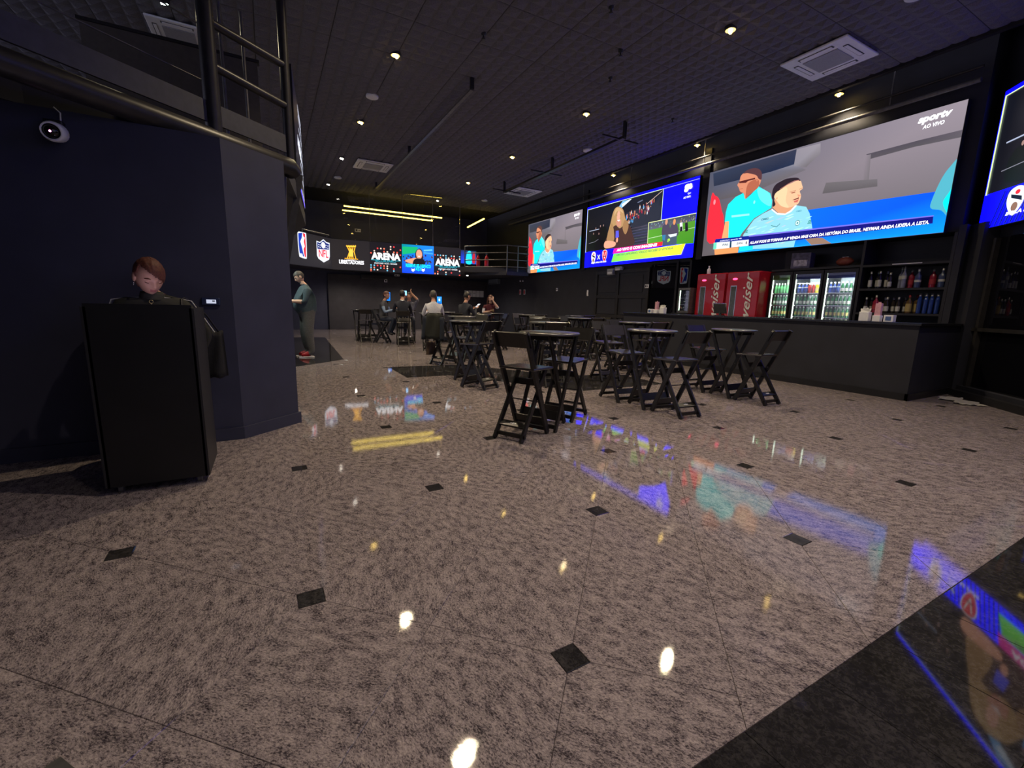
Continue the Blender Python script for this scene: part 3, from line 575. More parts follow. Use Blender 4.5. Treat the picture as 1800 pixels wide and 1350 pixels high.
# tall side display
tV, axV, nV, WV, HV = board('tall_side_display', 'tall display with white line pattern seen edge-on beside the balcony railing', 'screen', (.405, 6.35), (.62, 8.35), 2.68, 3.92, .08)
P = Pic(); P.poly([(0, 0), (WV, 0), (WV, HV), (0, HV)], (12, 12, 30))
P.line([(WV*.93, .12), (WV*.93, HV-.12)], .03, (220, 225, 245))
for z in (.02, .10, .30, .46, .60, .62, .76, .92, 1.08, 1.16, 1.22): P.line([(WV*.55, z), (WV*.95, z)], .022, (220, 225, 245))
P.poly([(0, 0), (WV, 0), (WV, .06), (0, .06)], (60, 50, 220)); P.text('ARENA', .6, .55, .9, .16, (230, 235, 250), .04)
P.build('picture', (0, 0, 0), axV, (0, 0, 1), tV, gain=1.2)
for k in (.15, .85): MB().bar(axV*(WV*k)-nV*.05+Vector((0, 0, -.085)), axV*(WV*k)-nV*.05+Vector((0, 0, .02)), .05, .05).build('bracket', STEEL, tV)

# upper mezzanine front: glass, rails, back wall, light bars
gp = thing('mezzanine_glazing', 'tall frameless glass front above the ribbon board on the far mezzanine', 'glass', (GB[0], GB[1], Z1F+.006))
dF = Vector((GC[0]-GB[0], GC[1]-GB[1], 0)); LF = dF.length; dF.normalize(); nFv = dF.cross(Vector((0, 0, 1))); RF = Matrix((dF, -nFv, Vector((0, 0, 1)))).transposed()
cuts = [0]+[plane_trace(GB, GC, Z0F)(u, 440)[0] for u in (652, 709, 762)]+[LF]
for a, b in zip(cuts[:-1], cuts[1:]):
    MB().box(dF*((a+b)/2)-nFv*.1+Vector((0, 0, .86)), (b-a-.02, .012, 1.70), RF).build('glass_pane', GLASS, gp)
    MB().box(dF*b-nFv*.1+Vector((0, 0, .86)), (.016, .03, 1.72), RF).build('glazing_joint', GREYST, gp)
hr = thing('mezzanine_handrail', 'thin steel handrail above the grey logo board', 'railing', (GA[0], GA[1], Z1F))
va = Vector(GB+(0,))-Vector(GA+(0,)); nLv = va.normalized().cross(Vector((0, 0, 1))); ob = nLv*-.052
MB().tube([ob+Vector((0, 0, .10)), va*.985+ob+Vector((0, 0, .10))], .022, 8).build('rail', GREYST, hr)
for k in (.05, .5, .95): MB().tube([va*k+ob+Vector((0, 0, .004)), va*k+ob+Vector((0, 0, .10))], .014, 8).build('post', GREYST, hr)
YEL = emitter('warm_led_strip', (1, .72, .10), 6.0)
for k, (a, b, lab) in enumerate((((2.60, 17.72, 4.6), (6.32, 17.72, 4.6), 'long yellow LED light bar, upper one behind the mezzanine glass'), ((2.67, 18.55, 4.6), (6.22, 18.55, 4.6), 'long yellow LED light bar, lower one behind the mezzanine glass'), ((7.78, 16.84, 4.6), (8.02, 19.08, 4.6), 'short yellow LED light bar at right end of the mezzanine'))):
    a, b = Vector(a), Vector(b); t = thing('led_light_bar', lab, 'light', a)
    MB().bar((0, 0, .02), b-a+Vector((0, 0, .02)), .05, .03, (0, 0, 1)).build('housing', BLK, t); MB().bar((0, 0, -.012), b-a+Vector((0, 0, -.012)), .034, .05, (0, 0, 1)).build('diffuser', YEL, t)
    for q in (.2, .8): MB().tube([(b-a)*q+Vector((0, 0, .03)), (b-a)*q+Vector((0, 0, .54))], .005, 6).build('hanger', STEEL, t)
# catwalk at far right
cw = thing('catwalk', 'black steel catwalk with round rails leading to the far screen', 'catwalk', (8.0, 15.2, 2.42))
A_, B_ = Vector((-1.15, 1.35, 0)), Vector((.90, -.06, 0)); C_ = Vector((0, 0, 0)); E_ = Vector((1.40, 1.02, 0))
m = MB(); m.bar(A_+Vector((0, 0, -.02)), C_+Vector((0, 0, -.02)), .14, .06, (0, 0, 1)); m.bar(C_+Vector((0, 0, -.02)), B_+Vector((0, 0, -.02)), .14, .06, (0, 0, 1)); m.bar(B_+Vector((0, 0, -.02)), E_+Vector((0, 0, -.02)), .14, .06, (0, 0, 1)); m.build('edge_beam', STEEL, cw)
for z in (.22, .48, .74, 1.0): MB().tube([A_+Vector((0, 0, z)), C_+Vector((0, 0, z)), B_+Vector((0, 0, z)), E_+Vector((0, 0, z))], .02, 8).build('rail', GREYST, cw)
for p in (A_, C_, C_.lerp(B_, .5), B_*.97): MB().tube([p+Vector((0, 0, 0)), p+Vector((0, 0, 1.0))], .024, 8).build('post', GREYST, cw)
for i, (x, y) in enumerate(((7.35, 16.4), (7.6, 16.15))):
    t = thing('fire_extinguisher', 'red fire extinguisher standing on the catwalk', 'extinguisher', (x, y, 2.6), 0, 'red extinguishers on the catwalk')
    MB().lathe([(0, 0), (.075, 0), (.08, .03), (.08, .38), (.05, .46), (.025, .48), (.025, .52), (0, .52)], seg=14).build('cylinder', RED, t); MB().box((0, 0, .55), (.04, .12, .05)).build('valve', BLK, t); MB().tube([(0, .06, .54), (0, .13, .45), (0, .11, .15)], .012, 8).build('hose', BLK, t)
tv = thing('mezzanine_television', 'small television glowing blue on the mezzanine behind the ribbon board', 'television', (7.2, 17.3, 3.1))
MB().box((0, 0, 0), (.95, .05, .58)).build('body', BLK, tv); P = Pic(); P.poly([(-.45, -.26), (.45, -.26), (.45, .26), (-.45, .26)], [(20, 60, 230), (30, 90, 200), (40, 60, 70), (30, 40, 90)]); P.poly([(.0, -.24), (.25, -.24), (.22, .2), (.1, .24), (.02, .1)], (30, 200, 210), True); P.poly([(.28, -.2), (.4, -.2), (.38, .2), (.3, .15)], (200, 40, 50), True)
P.build('picture', (0, -.03, 0), (1, 0, 0), (0, 0, 1), tv); MB().bar((0, .03, -.6), (0, .03, 0), .05, .05).build('stand', BLK, tv)
# back of mezzanine, small fixtures
def wallbox(name, label, cat, loc, size, m, group=None, face=None):
    t = thing(name, label, cat, loc, 0, group); MB().box((0, 0, 0), size, None, 0, min(size)*.15).build('case', m, t)
    return t
def sign(name, label, u, v, w, hgt, kind, Y=20.071, X=None):
    p = at_y(u, v, Y) if X is None else at_x(u, v, X); t = thing(name, label, 'sign', p)
    ax = Vector((1, 0, 0)) if X is None else Vector((0, -1, 0)); n = ax.cross(Vector((0, 0, 1)))
    MB().box((0, 0, 0), (w, .02, hgt), Matrix((ax, -n, Vector((0, 0, 1)))).transposed()).build('plate', WHITE if kind != 'dark' else BLK, t)
    m = MB(); g_ = Matrix((ax, -n, Vector((0, 0, 1)))).transposed(); o_ = n*.012
    if kind == 'exit': m.box(g_@Vector((-w*.22, 0, 0))+o_, (w*.3, .004, hgt*.6), g_); m.box(g_@Vector((w*.22, 0, 0))+o_, (w*.3, .004, hgt*.25), g_); m.build('symbol', BLK, t)
    elif kind == 'frame': m.box(o_, (w*.55, .004, hgt*.55), g_); m.build('symbol', BLK, t)
    elif kind == 'fire': m.box(o_, (w*.75, .004, hgt*.8), g_); m.build('symbol', RED, t)
    return t
sign('square_sign', 'white square frame sign on the far dark wall under the ribbon board', 678, 493.5, .13, .13, 'frame')
sign('wall_sign', 'small pale arrow sign on the far wall under the ribbon board', 698, 484, .22, .08, 'exit')
sign('route_sign', 'small white running-route sign on dark wall below the catwalk screen', 979, 509, .11, .11, 'exit', X=XW-.009)
sign('door_sign', 'small grey exit sign beside the panelled dark door', 1137, 503, .14, .10, 'exit', X=XW-.083)
for u in (914.5, 922): sign('extinguisher_sign', 'small red and white extinguisher sign on the far dark wall', u, 513.5, .12, .20, 'fire', X=XW-.009)['group'] = 'extinguisher signs'
sign('exit_sign', 'pale exit sign glowing on mezzanine back wall', 629, 405, .24, .12, 'exit', Y=20.191)
for k, u in enumerate((914.5, 919)):
    p = at_x(u, 494, XW-.03); t = thing('emergency_lamp', 'small white emergency lamp head under the catwalk', 'lamp', p, 0, 'emergency lamp heads'); MB().sphere((0, 0, 0), .035).build('head', WHITE, t); MB().bb((0, -.012, -.012), (.04, .012, .012)).build('bracket', WHITE, t)
p = at_x(869, 492, XW-.07); t = wallbox('wall_air_conditioner', 'grey split air conditioner on the dark side wall below the catwalk', 'air conditioner', (XW-.072, p.y, min(p.z, 2.29)), (.15, 1.0, .24), mat('dull_grey', (.10, .12, .15), .5)); MB().box((-.072, 0, -.08), (.02, .85, .03)).build('vent', BLK, t)
for u, lab in ((737, 'black air curtain box on far wall below the woman picture'), (655, 'black air curtain box on far wall below the trophy logo')):
    p = at_y(u, 489 if u > 700 else 487, 19.957); t = wallbox('air_curtain', lab, 'air curtain', p, (1.0, .25, .2), BLK); MB().box((0, -.13, -.05), (.9, .01, .05)).build('vent', STEEL, t)
t = thing('notice_row', 'row of five white notices on the far dark wall', 'notice', at_y(833.5, 516.5, 20.078))
for k in range(5):
    s_ = MB().box(((k-2)*.205, 0, 0), (.19, .006, .30)).build('notice_sheet', PAPER, t)
    if k in (1, 2): MB().box(((k-2)*.205, -.004, .02), (.12, .003, .02)).add([], []).build('printed_line', mat('ink', (.1, .1, .1), .8), s_)
for u, v, lab in ((681, 521, 'blue lit self-service tablet behind the left seated pair'), (772, 528.5, 'blue lit self-service tablet beside the man in white shirt')):
    p = at_y(u, v, 17.2); t = thing('tablet_kiosk', lab, 'kiosk', (p.x, p.y, 0)); z = p.z
    MB().tube([(0, .03, 0), (0, .03, z-.1)], .025, 10).build('pole', STEEL, t); MB().lathe([(0, 0), (.2, 0), (.2, .015), (.03, .03), (0, .03)], seg=20).build('base', STEEL, t)
    MB().box((0, 0, z), (.24, .03, .36), None, 0, .008).build('tablet', BLK, t); P = Pic(); P.poly([(-.1, -.16), (.1, -.16), (.1, .16), (-.1, .16)], (20, 130, 240)); P.ell((0, .03), .04, .05, (230, 245, 255)); P.line([(-.07, .11), (.07, .11)], .03, (120, 200, 255)); P.line([(-.06, -.1), (.06, -.1)], .03, (10, 60, 160)); P.build('picture', (0, -.017, z), (1, 0, 0), (0, 0, 1), t)

# ------------------------------------------------------------------ ceiling fittings
WARM = emitter('warm_lamp', (1, .66, .16), 26); COOL = emitter('white_lamp', (1, .92, .8), 18)
def spot(o, w, col, ang=118, blend=.7, r=.04, z=-.05):
    l = D.lights.new('lamp_light', 'SPOT'); l.energy = w; l.color = col; l.spot_size = rad(ang); l.spot_blend = blend; l.shadow_soft_size = r
    q = D.objects.new('lamp_light', l); COL.objects.link(q); q.parent = o; q.location = (0, 0, z)
dl_ring = MB().lathe([(.0, .02), (.06, .02), (.062, -.004), (.078, -.008), (.082, 0), (.082, .052)], seg=20).mesh('trim_ring', STEEL)
bulbs = MB(); bulbs.sphere((-.03, 0, -.012), .024, 12, 8); bulbs.sphere((.03, 0, -.012), .024, 12, 8)
bulb_w, bulb_c = bulbs.mesh('bulb_pair', WARM), None
bw = MB(); bw.sphere((-.03, 0, -.012), .02, 12, 8); bw.sphere((.03, 0, -.012), .02, 12, 8); bulb_c = bw.mesh('bulb_pair', COOL)
refl = MB().lathe([(0, .004), (.045, .002), (.066, -.006)], seg=20); refl.f = [f[::-1] for f in refl.f]; refl_w = refl.mesh('halo_reflector', emitter('warm_halo_glow', (1, .62, .12), 3.0)); refl_c = refl.mesh('halo_reflector', emitter('white_halo_glow', (1, .85, .6), .5))  # self-lit dish behind the bulbs, its emission imitates the lamp's halo
rows = {'row over the left aisle': (2.02, (4.77, 7.83, 10.92, 13.8, 17.0)), 'row over the bistro tables': (5.93, (4.69, 7.94, 11.1, 14.1, 17.1)), 'row in the slot above the wall screens': (9.22, (1.83, 4.87, 7.9, 10.86)), 'row over the entrance': (None, ())}
DL = {(2, 0): 'warm twin-bulb downlight of the left aisle row over the open floor', (2, 1): 'warm twin-bulb downlight between the entrance and the round left speaker', (2, 2): 'warm twin-bulb downlight just beyond the round left speaker', (2, 3): 'small white downlight beside the far left cassette air conditioner', (2, 4): 'small white downlight beside the far left round speaker',
      (6, 0): 'warm twin-bulb downlight near the large cassette air conditioner', (6, 1): 'warm twin-bulb downlight beside the hanging start of the black track', (6, 2): 'warm twin-bulb downlight alongside the middle of the black track', (6, 3): 'warm twin-bulb downlight beyond the far end of the black track', (6, 4): 'small white downlight near the mezzanine glass front',
      (9, 0): 'twin-bulb spot over the diagonal entrance screen', (9, 1): 'twin-bulb spot above the footballers screen over the coolers', (9, 2): 'twin-bulb spot above the gap between two wall screens', (9, 3): 'twin-bulb spot above the blue reporter screen'}
for rn, (x, ys) in rows.items():
    for i, y in enumerate(ys):
        cool = (x < 3 and y > 13) or y > 16.5
        t = thing('ceiling_downlight', DL.get((round(x), i), ('warm' if not cool else 'small white')+' twin-bulb downlight in the '+rn), 'light', (x, y, CEIL_H-.004), 0, 'downlights in the '+rn)
        link('trim_ring', dl_ring, t); link('halo_reflector', refl_c if cool else refl_w, t); link('bulb_pair', bulb_c if cool else bulb_w, t, (0, 0, 0), .6)
        if x > 9: MB().bar((0, 0, .02), (.1, 0, .31), .02, .02).build('bracket', STEEL, t)
        spot(t, DOWN_W*(.35 if x > 9 else 1.0), (1, .80, .52) if not cool else (1, .84, .62))
for x, y in ((2.02, 1.6), (5.93, 1.5), (2.02, -1.5), (5.93, -1.6)):
    t = thing('ceiling_downlight', 'warm twin-bulb downlight over the entrance side of the floor', 'light', (x, y, CEIL_H-.004), 0, 'downlights over the entrance'); link('trim_ring', dl_ring, t); link('bulb_pair', bulb_w, t, (0, 0, 0), .6); spot(t, DOWN_W*.75, (1, .83, .64))
spk = MB().lathe([(0, -.012), (.10, -.012), (.115, -.004), (.118, .01)], seg=24).mesh('speaker_grille', WHITE)
for x, y, lab in ((2.0, 9.55, 'round white ceiling speaker between left aisle downlights'), (7.3, 9.64, 'round white ceiling speaker beside the black ceiling track'), (7.25, 3.1, 'round white ceiling speaker near the large air conditioner'), (7.45, 16.1, 'round white ceiling speaker near the far catwalk'), (2.2, 16.0, 'round white ceiling speaker near the far left mezzanine')):
    t = thing('ceiling_speaker', lab, 'speaker', (x, y, CEIL_H)); link('speaker_grille', spk, t); MB().lathe([(.118, .01), (.112, .048), (0, .048)], seg=24).build('rim', WHITE, t)
def cassette(label, x, y, w, d):
    t = thing('cassette_air_conditioner', label, 'air conditioner', (x, y, CEIL_H))
    MB().box((0, 0, -.012), (w, d, .03), None, 0, .012).build('panel', WHITE, t)
    MB().box((0, 0, -.032), (w*.52, d*.52, .012), None, 0, .004).build('intake_grille', GRILLE, t)
    for a in range(4):
        R = Matrix.Rotation(a*PI/2, 3, 'Z'); MB().box(R@Vector((0, w*.375, -.0285)), (w*.52, w*.075, .006), R).build('vent_slot', mat('slot_dark', (.03, .03, .035), .6), t)
        MB().box(R@Vector((0, w*.372, -.033)), (w*.48, w*.055, .006), R, 0, .002).build('louvre', WHITE, t)
    return t
cassette('large white cassette air conditioner beside the slot above the big video wall', 7.85, 4.38, .93, .95)
cassette('white cassette air conditioner near the far left downlights', 2.9, 14.0, .98, .9)
cassette('white cassette air conditioner partly behind the black ceiling track', 7.98, 14.1, .98, 1.0)
cassette('white cassette air conditioner above the balcony parapet', -.92, 8.97, .75, .72)
t = thing('balcony_lamp', 'bright white lamp on the ceiling above the balcony', 'light', (-.98, 8.15, CEIL_H)); MB().box((0, 0, .004), (.12, .06, .088), None, 0, .01).build('housing', STEEL, t); MB().box((0, 0, -.042), (.08, .035, .006)).build('diffuser', emitter('cold_lamp', (.8, 1, .95), 30), t)
spot(t, 260, (1, .86, .55), 150, .8, .05, -.06)
for x, ya, yb, zz, lab in ((3.38, 7.9, 15.9, 4.93, 'thin grey conduit running along the ceiling left of the tables'), (6.9, 7.85, 13.4, 4.80, 'black suspended track bar hanging below the ceiling over the tables')):
    t = thing('ceiling_track', lab, 'track', (x, ya, zz)); w = .03 if x < 5 else .05
    MB().bb((-w, 0, -w/2), (w, yb-ya, w/2)).build('bar', GREYST if x < 5 else BLK, t)
    for k in (0, .5, 1): MB().bar((0, (yb-ya)*k, 0), (0, (yb-ya)*k, CEIL_H-zz+.047), .06, .06).build('hanger', BLK, t)
    if x > 5:
        for k in (.02, .55, .97): MB().bb((-.5, (yb-ya)*k-.015, -.02), (.5, (yb-ya)*k+.015, .01)).build('cross_arm', BLK, t)
for i, (x, y) in enumerate(((5.0, 5.9), (5.4, 6.6), (3.0, 6.6), (7.6, 7.2), (4.2, 5.2))):
    t = thing('sprinkler_head', 'tiny dark sprinkler head in the foam ceiling', 'sprinkler', (x, y, CEIL_H), 0, 'sprinkler heads'); MB().lathe([(.035, .048), (.035, -.006), (.012, -.01), (.012, -.05), (.03, -.055), (.03, -.06), (0, -.06)], seg=12).build('head', BLK, t)

for x, y, lab in ((2.9, 18.4, 'small downlight under the mezzanine near the far left table'), (5.2, 18.2, 'small downlight under the mezzanine above the notices'), (7.4, 17.6, 'small downlight under the mezzanine near the catwalk')):
    t = thing('mezzanine_downlight', lab, 'light', (x, y, 2.42)); link('trim_ring', dl_ring, t, (0, 0, -.02)); link('bulb_pair', bulb_c, t, (0, 0, -.02), .6); spot(t, 110, (1, .86, .7), 160, .8, .03, -.07)
t = thing('counter_strip_light', 'white strip light under the mezzanine above the order counter', 'light', (-.1, 10.0, 2.42)); MB().bb((-.05, -.6, -.04), (.05, .6, 0)).build('housing', WHITE, t); MB().bb((-.04, -.58, -.047), (.04, .58, -.04)).build('diffuser', emitter('strip_white', (.85, 1, .9), 60), t)
# ------------------------------------------------------------------ bar counter and back bar
BX, BY0, BY1 = 7.93, 2.70, 8.6
bc = thing('bar_counter', 'long black bar counter with dark worktop in front of the drinks coolers', 'bar counter', (BX, BY0, 0))
MB().bb((0, 0, 0), (.5, BY1-BY0, 1.065)).bb((.5, 0, 0), (1.462, .12, 1.065)).build('body', WALL, bc)
MB().bb((-.018, -.018, 0), (.02, BY1-BY0, .10)).bb((-.018, -.018, 0), (1.443, .02, .10)).build('kickboard', BLK, bc)
MB().bb((-.03, -.03, 1.065), (.62, BY1-BY0, 1.105), 0, .006).bb((.6, -.03, 1.065), (1.44, .2, 1.105), 0, .006).build('worktop', mat('black_worktop', (.012, .012, .014), .18, var=.2), bc)
CT = 1.105
SH = mat('shelf_black', (.020, .019, .024), .5)
bs = thing('back_bar_shelving', 'dark wooden back-bar shelving with rows of spirits beside the coolers', 'shelving', (9.4, 2.97, 0))
for y in (0, 1.20): MB().bb((0, y-.02, 0), (.5, y+.02, 2.50)).build('upright', SH, bs)
for z in (.9, 1.225, 1.645, 2.055): MB().bb((0, .02, z-.018), (.48, 1.18, z+.018)).build('shelf', SH, bs)
MB().bb((.46, .02, 0), (.5, 1.18, 2.5)).build('back_panel', SH, bs); MB().bb((0, .02, 0), (.45, 1.18, .86)).build('base_cupboard', SH, bs)
MB().bb((0, 1.22, 2.045), (.5, 2.84, 2.085)).build('top_shelf', SH, bs); MB().bb((.44, 1.22, 2.085), (.5, 2.84, 2.5)).build('back_panel', SH, bs)
MB().bb((-.004, .35, 2.055), (.0, .75, 2.068)).build('label_strip', WHITE, bs)
# bottles
def bottle_kind(h, r, nk, body, label, cap, lb=(.25, .55), shoulder=.62):
    m1 = MB().lathe([(0, 0), (r*.96, 0), (r, .01*h/.3), (r, h*shoulder), (nk*1.15, h*(shoulder+.13)), (nk, h*.82), (nk, h*.93), (0, h*.93)], seg=14)
    m2 = MB().lathe([(r*1.02, h*lb[0]), (r*1.02, h*lb[1])], seg=14) if label else None
    m3 = MB().lathe([(nk*1.15, h*.86), (nk*1.15, h), (0, h)], seg=10)
    return m1.mesh('glass_body', body), (m2.mesh('label_band', label) if m2 else None), m3.mesh('cap', cap)
def bottle(name, label, group, loc, kind, rz=0):
    t = thing(name, label, 'bottle', loc, rz, group)
    for nm, me in zip(('glass_body', 'label_band', 'cap'), kind):
        if me: link(nm, me, t)
    return t
def gl(n, c, r=.12): return mat(n, c, r, var=.1, spec=.7)
LBW = mat('label_white', (.55, .55, .52), .6); LBP = mat('label_red', (.45, .04, .06), .6); LBY = mat('label_gold', (.42, .32, .12), .6); CAPW = mat('cap_silver', (.6, .6, .6), .3, .6); CAPR = mat('cap_red', (.3, .02, .03), .4)
K = dict(dark=bottle_kind(.30, .030, .013, gl('dark_glass', (.012, .012, .018)), LBW, CAPW, (.12, .5)),
         red=bottle_kind(.31, .044, .015, gl('red_spirit', (.30, .02, .05)), LBP, CAPW, (.2, .45)),
         blue=bottle_kind(.31, .044, .015, gl('blue_spirit', (.05, .07, .16)), LBW, CAPW, (.3, .42)),
         tall=bottle_kind(.36, .036, .013, gl('clear_spirit', (.22, .23, .30)), LBW, CAPW, (.42, .58)),
         gold=bottle_kind(.31, .042, .014, gl('whisky_glass', (.10, .06, .02)), LBY, CAPR, (.1, .52)),
         pale=bottle_kind(.27, .031, .014, gl('brown_glass', (.03, .025, .02)), LBW, CAPW, (.12, .42)),
         cobalt=bottle_kind(.33, .029, .014, gl('cobalt_glass', (.02, .05, .25)), None, CAPW, shoulder=.7))
up_ = [(1529, 'dark'), (1537, 'dark'), (1545, 'dark'), (1553, 'dark'), (1563, 'pale'), (1578, 'tall'), (1587, 'tall'), (1596, 'red'), (1612, 'blue'), (1634, 'red'), (1654, 'blue')]
lo_ = [(1528, 'pale'), (1533, 'pale'), (1545, 'red'), (1557, 'pale'), (1565, 'pale'), (1572, 'pale'), (1585, 'pale'), (1593, 'pale'), (1604, 'gold'), (1613, 'gold'), (1622, 'cobalt'), (1627, 'cobalt'), (1633, 'cobalt'), (1638, 'cobalt'), (1643, 'cobalt'), (1649, 'cobalt'), (1654, 'cobalt')]
LN = dict(dark='dark bottle with white label', red='red spirit bottle with silver stopper', blue='dark blue spirit bottle with silver stopper', tall='tall clear bottle with white band', gold='amber bottle with gold label and red cap', pale='short brown bottle with white label', cobalt='slim cobalt blue bottle with silver cap')
for z, row, wh in ((1.663, up_, 'upper'), (1.243, lo_, 'lower')):
    for i, (u, k) in enumerate(row):
        p = at_x(u, 500, 9.50); p.x += .09*(i % 2); bottle('spirit_bottle', '%s on the %s back-bar shelf' % (LN[k], wh), 'spirit bottles on the %s shelf' % wh, (p.x, p.y, z), K[k], i)
# glass door coolers
GB_ = dict(green=bottle_kind(.205, .026, .012, gl('green_beer_glass', (.02, .12, .05)), LBW, CAPW, (.15, .42)), gold=bottle_kind(.205, .026, .012, gl('green_beer_glass', (0, 0, 0)), LBY, CAPW, (.2, .5)), lime=bottle_kind(.205, .026, .012, gl('lime_glass', (.10, .35, .14)), None, CAPW), red=bottle_kind(.19, .029, .022, gl('red_can', (.4, .05, .04)), LBP, CAPW), yellow=bottle_kind(.19, .029, .022, gl('yellow_can', (.6, .45, .02)), LBY, CAPW), navy=bottle_kind(.2, .029, .014, gl('navy_can', (.05, .08, .3)), LBW, CAPW, (.5, .6)))
INNER = mat('cooler_liner', (.45, .50, .50), .5, var=.05); LEDW = emitter('cooler_led', (.80, 1, .80), 2.6)
edges = [5.82, 5.35, 4.77, 4.19]; cs_ = ('cooler by the freezers', 'middle cooler', 'cooler by the spirits'); cw_ = ('next to the red freezers', 'in the middle of the three', 'next to the spirits shelving')
for c in range(3):
    y1, y0 = edges[c], edges[c+1]; w = y1-y0
    t = thing('glass_door_cooler', 'lit glass-door bottle cooler '+cw_[c], 'cooler', (9.4, y0, 0))
    m = MB(); m.bb((.02, .006, 0), (.6, .04, 2.03)).bb((.02, w-.04, 0), (.6, w-.006, 2.03)).bb((.02, .04, 1.98), (.6, w-.04, 2.03)).bb((.02, .04, 0), (.6, w-.04, .55)).bb((.57, .04, .55), (.6, w-.04, 1.98)); m.build('cabinet', BLK, t)
    MB().bb((.56, .04, .55), (.569, w-.04, 1.98)).build('back_liner', INNER, t)
    d = MB(); d.bb((-.01, .01, .55), (.02, .05, 2.02)).bb((-.01, w-.05, .55), (.02, w-.01, 2.02)).bb((-.01, .05, 1.965), (.02, w-.05, 2.02)).bb((-.01, .05, .55), (.02, w-.05, .6)); d = d.build('door', BLK, t)
    MB().bb((.002, .05, .6), (.008, w-.05, 1.965)).build('glass_pane', GLASS, d); MB().bb((-.035, .025, 1.0), (-.012, .04, 1.5)).build('handle', GREYST, d)
    MB().bb((.045, w-.055, .6), (.06, w-.041, 1.95)).build('led_strip', LEDW, t); MB().bb((.06, .05, 1.968), (.08, w-.05, 1.978)).build('led_strip', emitter('cooler_top_led', (.9, 1, .95), 160), t)
    MB().bb((.03, .040, .6), (.045, .049, 1.95)).build('led_strip', emitter('cooler_side_led', (.9, 1, .95), 30), t)
    zs = (1.60, 1.36, 1.13, .90); MB().bb((.03, .05, 1.87), (.05, w-.05, 1.978)).build('header_card', mat('header_green', (.2, .42, .12), .5) if c == 0 else mat('header_blue', (.08, .10, .4), .5), t)
    for k, z in enumerate(zs):
        m = MB(); m.bb((.07, .045, z-.014), (.078, w-.045, z)).bb((.54, .045, z-.014), (.548, w-.045, z))
        for q in range(12): yq = .055+q*(w-.11)/11; m.bb((.078, yq-.003, z-.006), (.54, yq+.003, z))
        m.build('wire_shelf', CHROME, t)
        nb = 6 if w < .5 else 7
        for i in range(nb):
            kd = ('lime' if c == 0 else ('navy' if i > 3 else ('red' if i > 1 else 'yellow')) if c == 1 else ('navy' if i > 3 else 'green')) if k == 0 else ('gold' if k == 2 else 'green')
            if c == 1 and k == 0: kd = ('yellow', 'yellow', 'red', 'red', 'navy', 'navy', 'navy')[i]
            bottle('cooler_bottle', {'lime': 'pale green bottle', 'navy': 'dark blue can-shaped bottle', 'red': 'red drink can', 'yellow': 'yellow drink can', 'green': 'green beer bottle with white label', 'gold': 'green beer bottle with gold label'}[kd]+' on the %s shelf of the %s' % (('top', 'second', 'third', 'bottom')[k], cs_[c]), 'drinks in the '+cs_[c], (9.4+.12, y0+.085+i*(w-.17)/(nb-1), z), GB_[kd])
# red freezers
for k, (y0, y1, lab) in enumerate(((6.62, 7.38, 'red upright freezer with white script lettering beside the small counter fridge'), (5.83, 6.58, 'red upright freezer with white script lettering next to the green-lit cooler'))):
    t = thing('red_freezer', lab, 'freezer', (9.05, y0, 0)); w = y1-y0
    MB().bb((.03, 0, 0), (.65, w, 2.05), 0, .012).build('cabinet', RED, t); d = MB().bb((0, .004, .1), (.028, w-.004, 2.04), 0, .01).build('door', RED, t)
    MB().bb((-.006, w*.66, 1.0), (.004, w*.86, 1.76), 0, .003).build('window_frame', CHROME, d); MB().bb((-.010, w*.68, 1.02), (0, w*.84, 1.74)).build('window_pane', mat('window_dark', (.08, .09, .08), .08), d)
    MB().sphere((-.004, w*.74, 1.90), (.01, .06, .022), 16, 8).build('status_display', emitter('red_display', (1, .05, .16), 3), d); MB().sphere((-.008, w*.42, 1.70), (.012, .022, .022)).build('lock_knob', WHITE, d)
    vs_, fs = text_tris('Budweiser', .012, .42); m = MB(); H0, H1 = .34, 2.03
    m.add([(-.012-.0, w*(.28)-.0-(b-.0)*w*.0+(-(b-.5))*w*.30*-1*-1, H0+a*(H1-H0)) for a, b in vs_], fs)
    m.v = [Vector((-.0145, w*.18+(b)*w*.26, H0+a*(H1-H0))) for a, b in vs_]
    m.build('lettering', mat('lettering_white', (.8, .78, .78), .5, var=.02), d)
# small counter fridge on a base unit, POS screen, counter things
t = thing('back_bar_unit', 'low black back-bar unit carrying the small counter fridge', 'cabinet', (8.85, 7.42, 0)); MB().bb((0, .0, 0), (.58, .46, 1.10)).build('body', SH, t); MB().bb((-.02, -.0, 1.10), (.58, .47, 1.13)).build('worktop', BLK, t); MB().bb((-.012, .05, .1), (0, .45, 1.02)).build('door', BLK, t)
t = thing('counter_fridge', 'small silver counter-top fridge with bright glass door', 'fridge', (8.9, 7.43, 1.13)); m = MB(); m.bb((.01, 0, 0), (.4, .03, .6)).bb((.01, .33, 0), (.4, .36, .6)).bb((.01, .03, .55), (.4, .33, .6)).bb((.01, .03, 0), (.4, .33, .05)).bb((.38, .03, .05), (.4, .33, .55)); m.build('cabinet', GREYST, t)
d = MB().bb((0, .005, .01), (.008, .03, .59)).bb((0, .33, .01), (.008, .355, .59)).bb((0, .03, .55), (.008, .33, .59)).bb((0, .03, .01), (.008, .33, .05)).build('door', GREYST, t); MB().bb((.002, .03, .05), (.006, .33, .55)).build('glass_pane', GLASS, d)
MB().bb((.03, .315, .06), (.045, .328, .54)).build('led_strip', LEDW, t)
for z in (.2, .36): MB().bb((.03, .03, z-.008), (.37, .33, z)).build('shelf', CHROME, t)
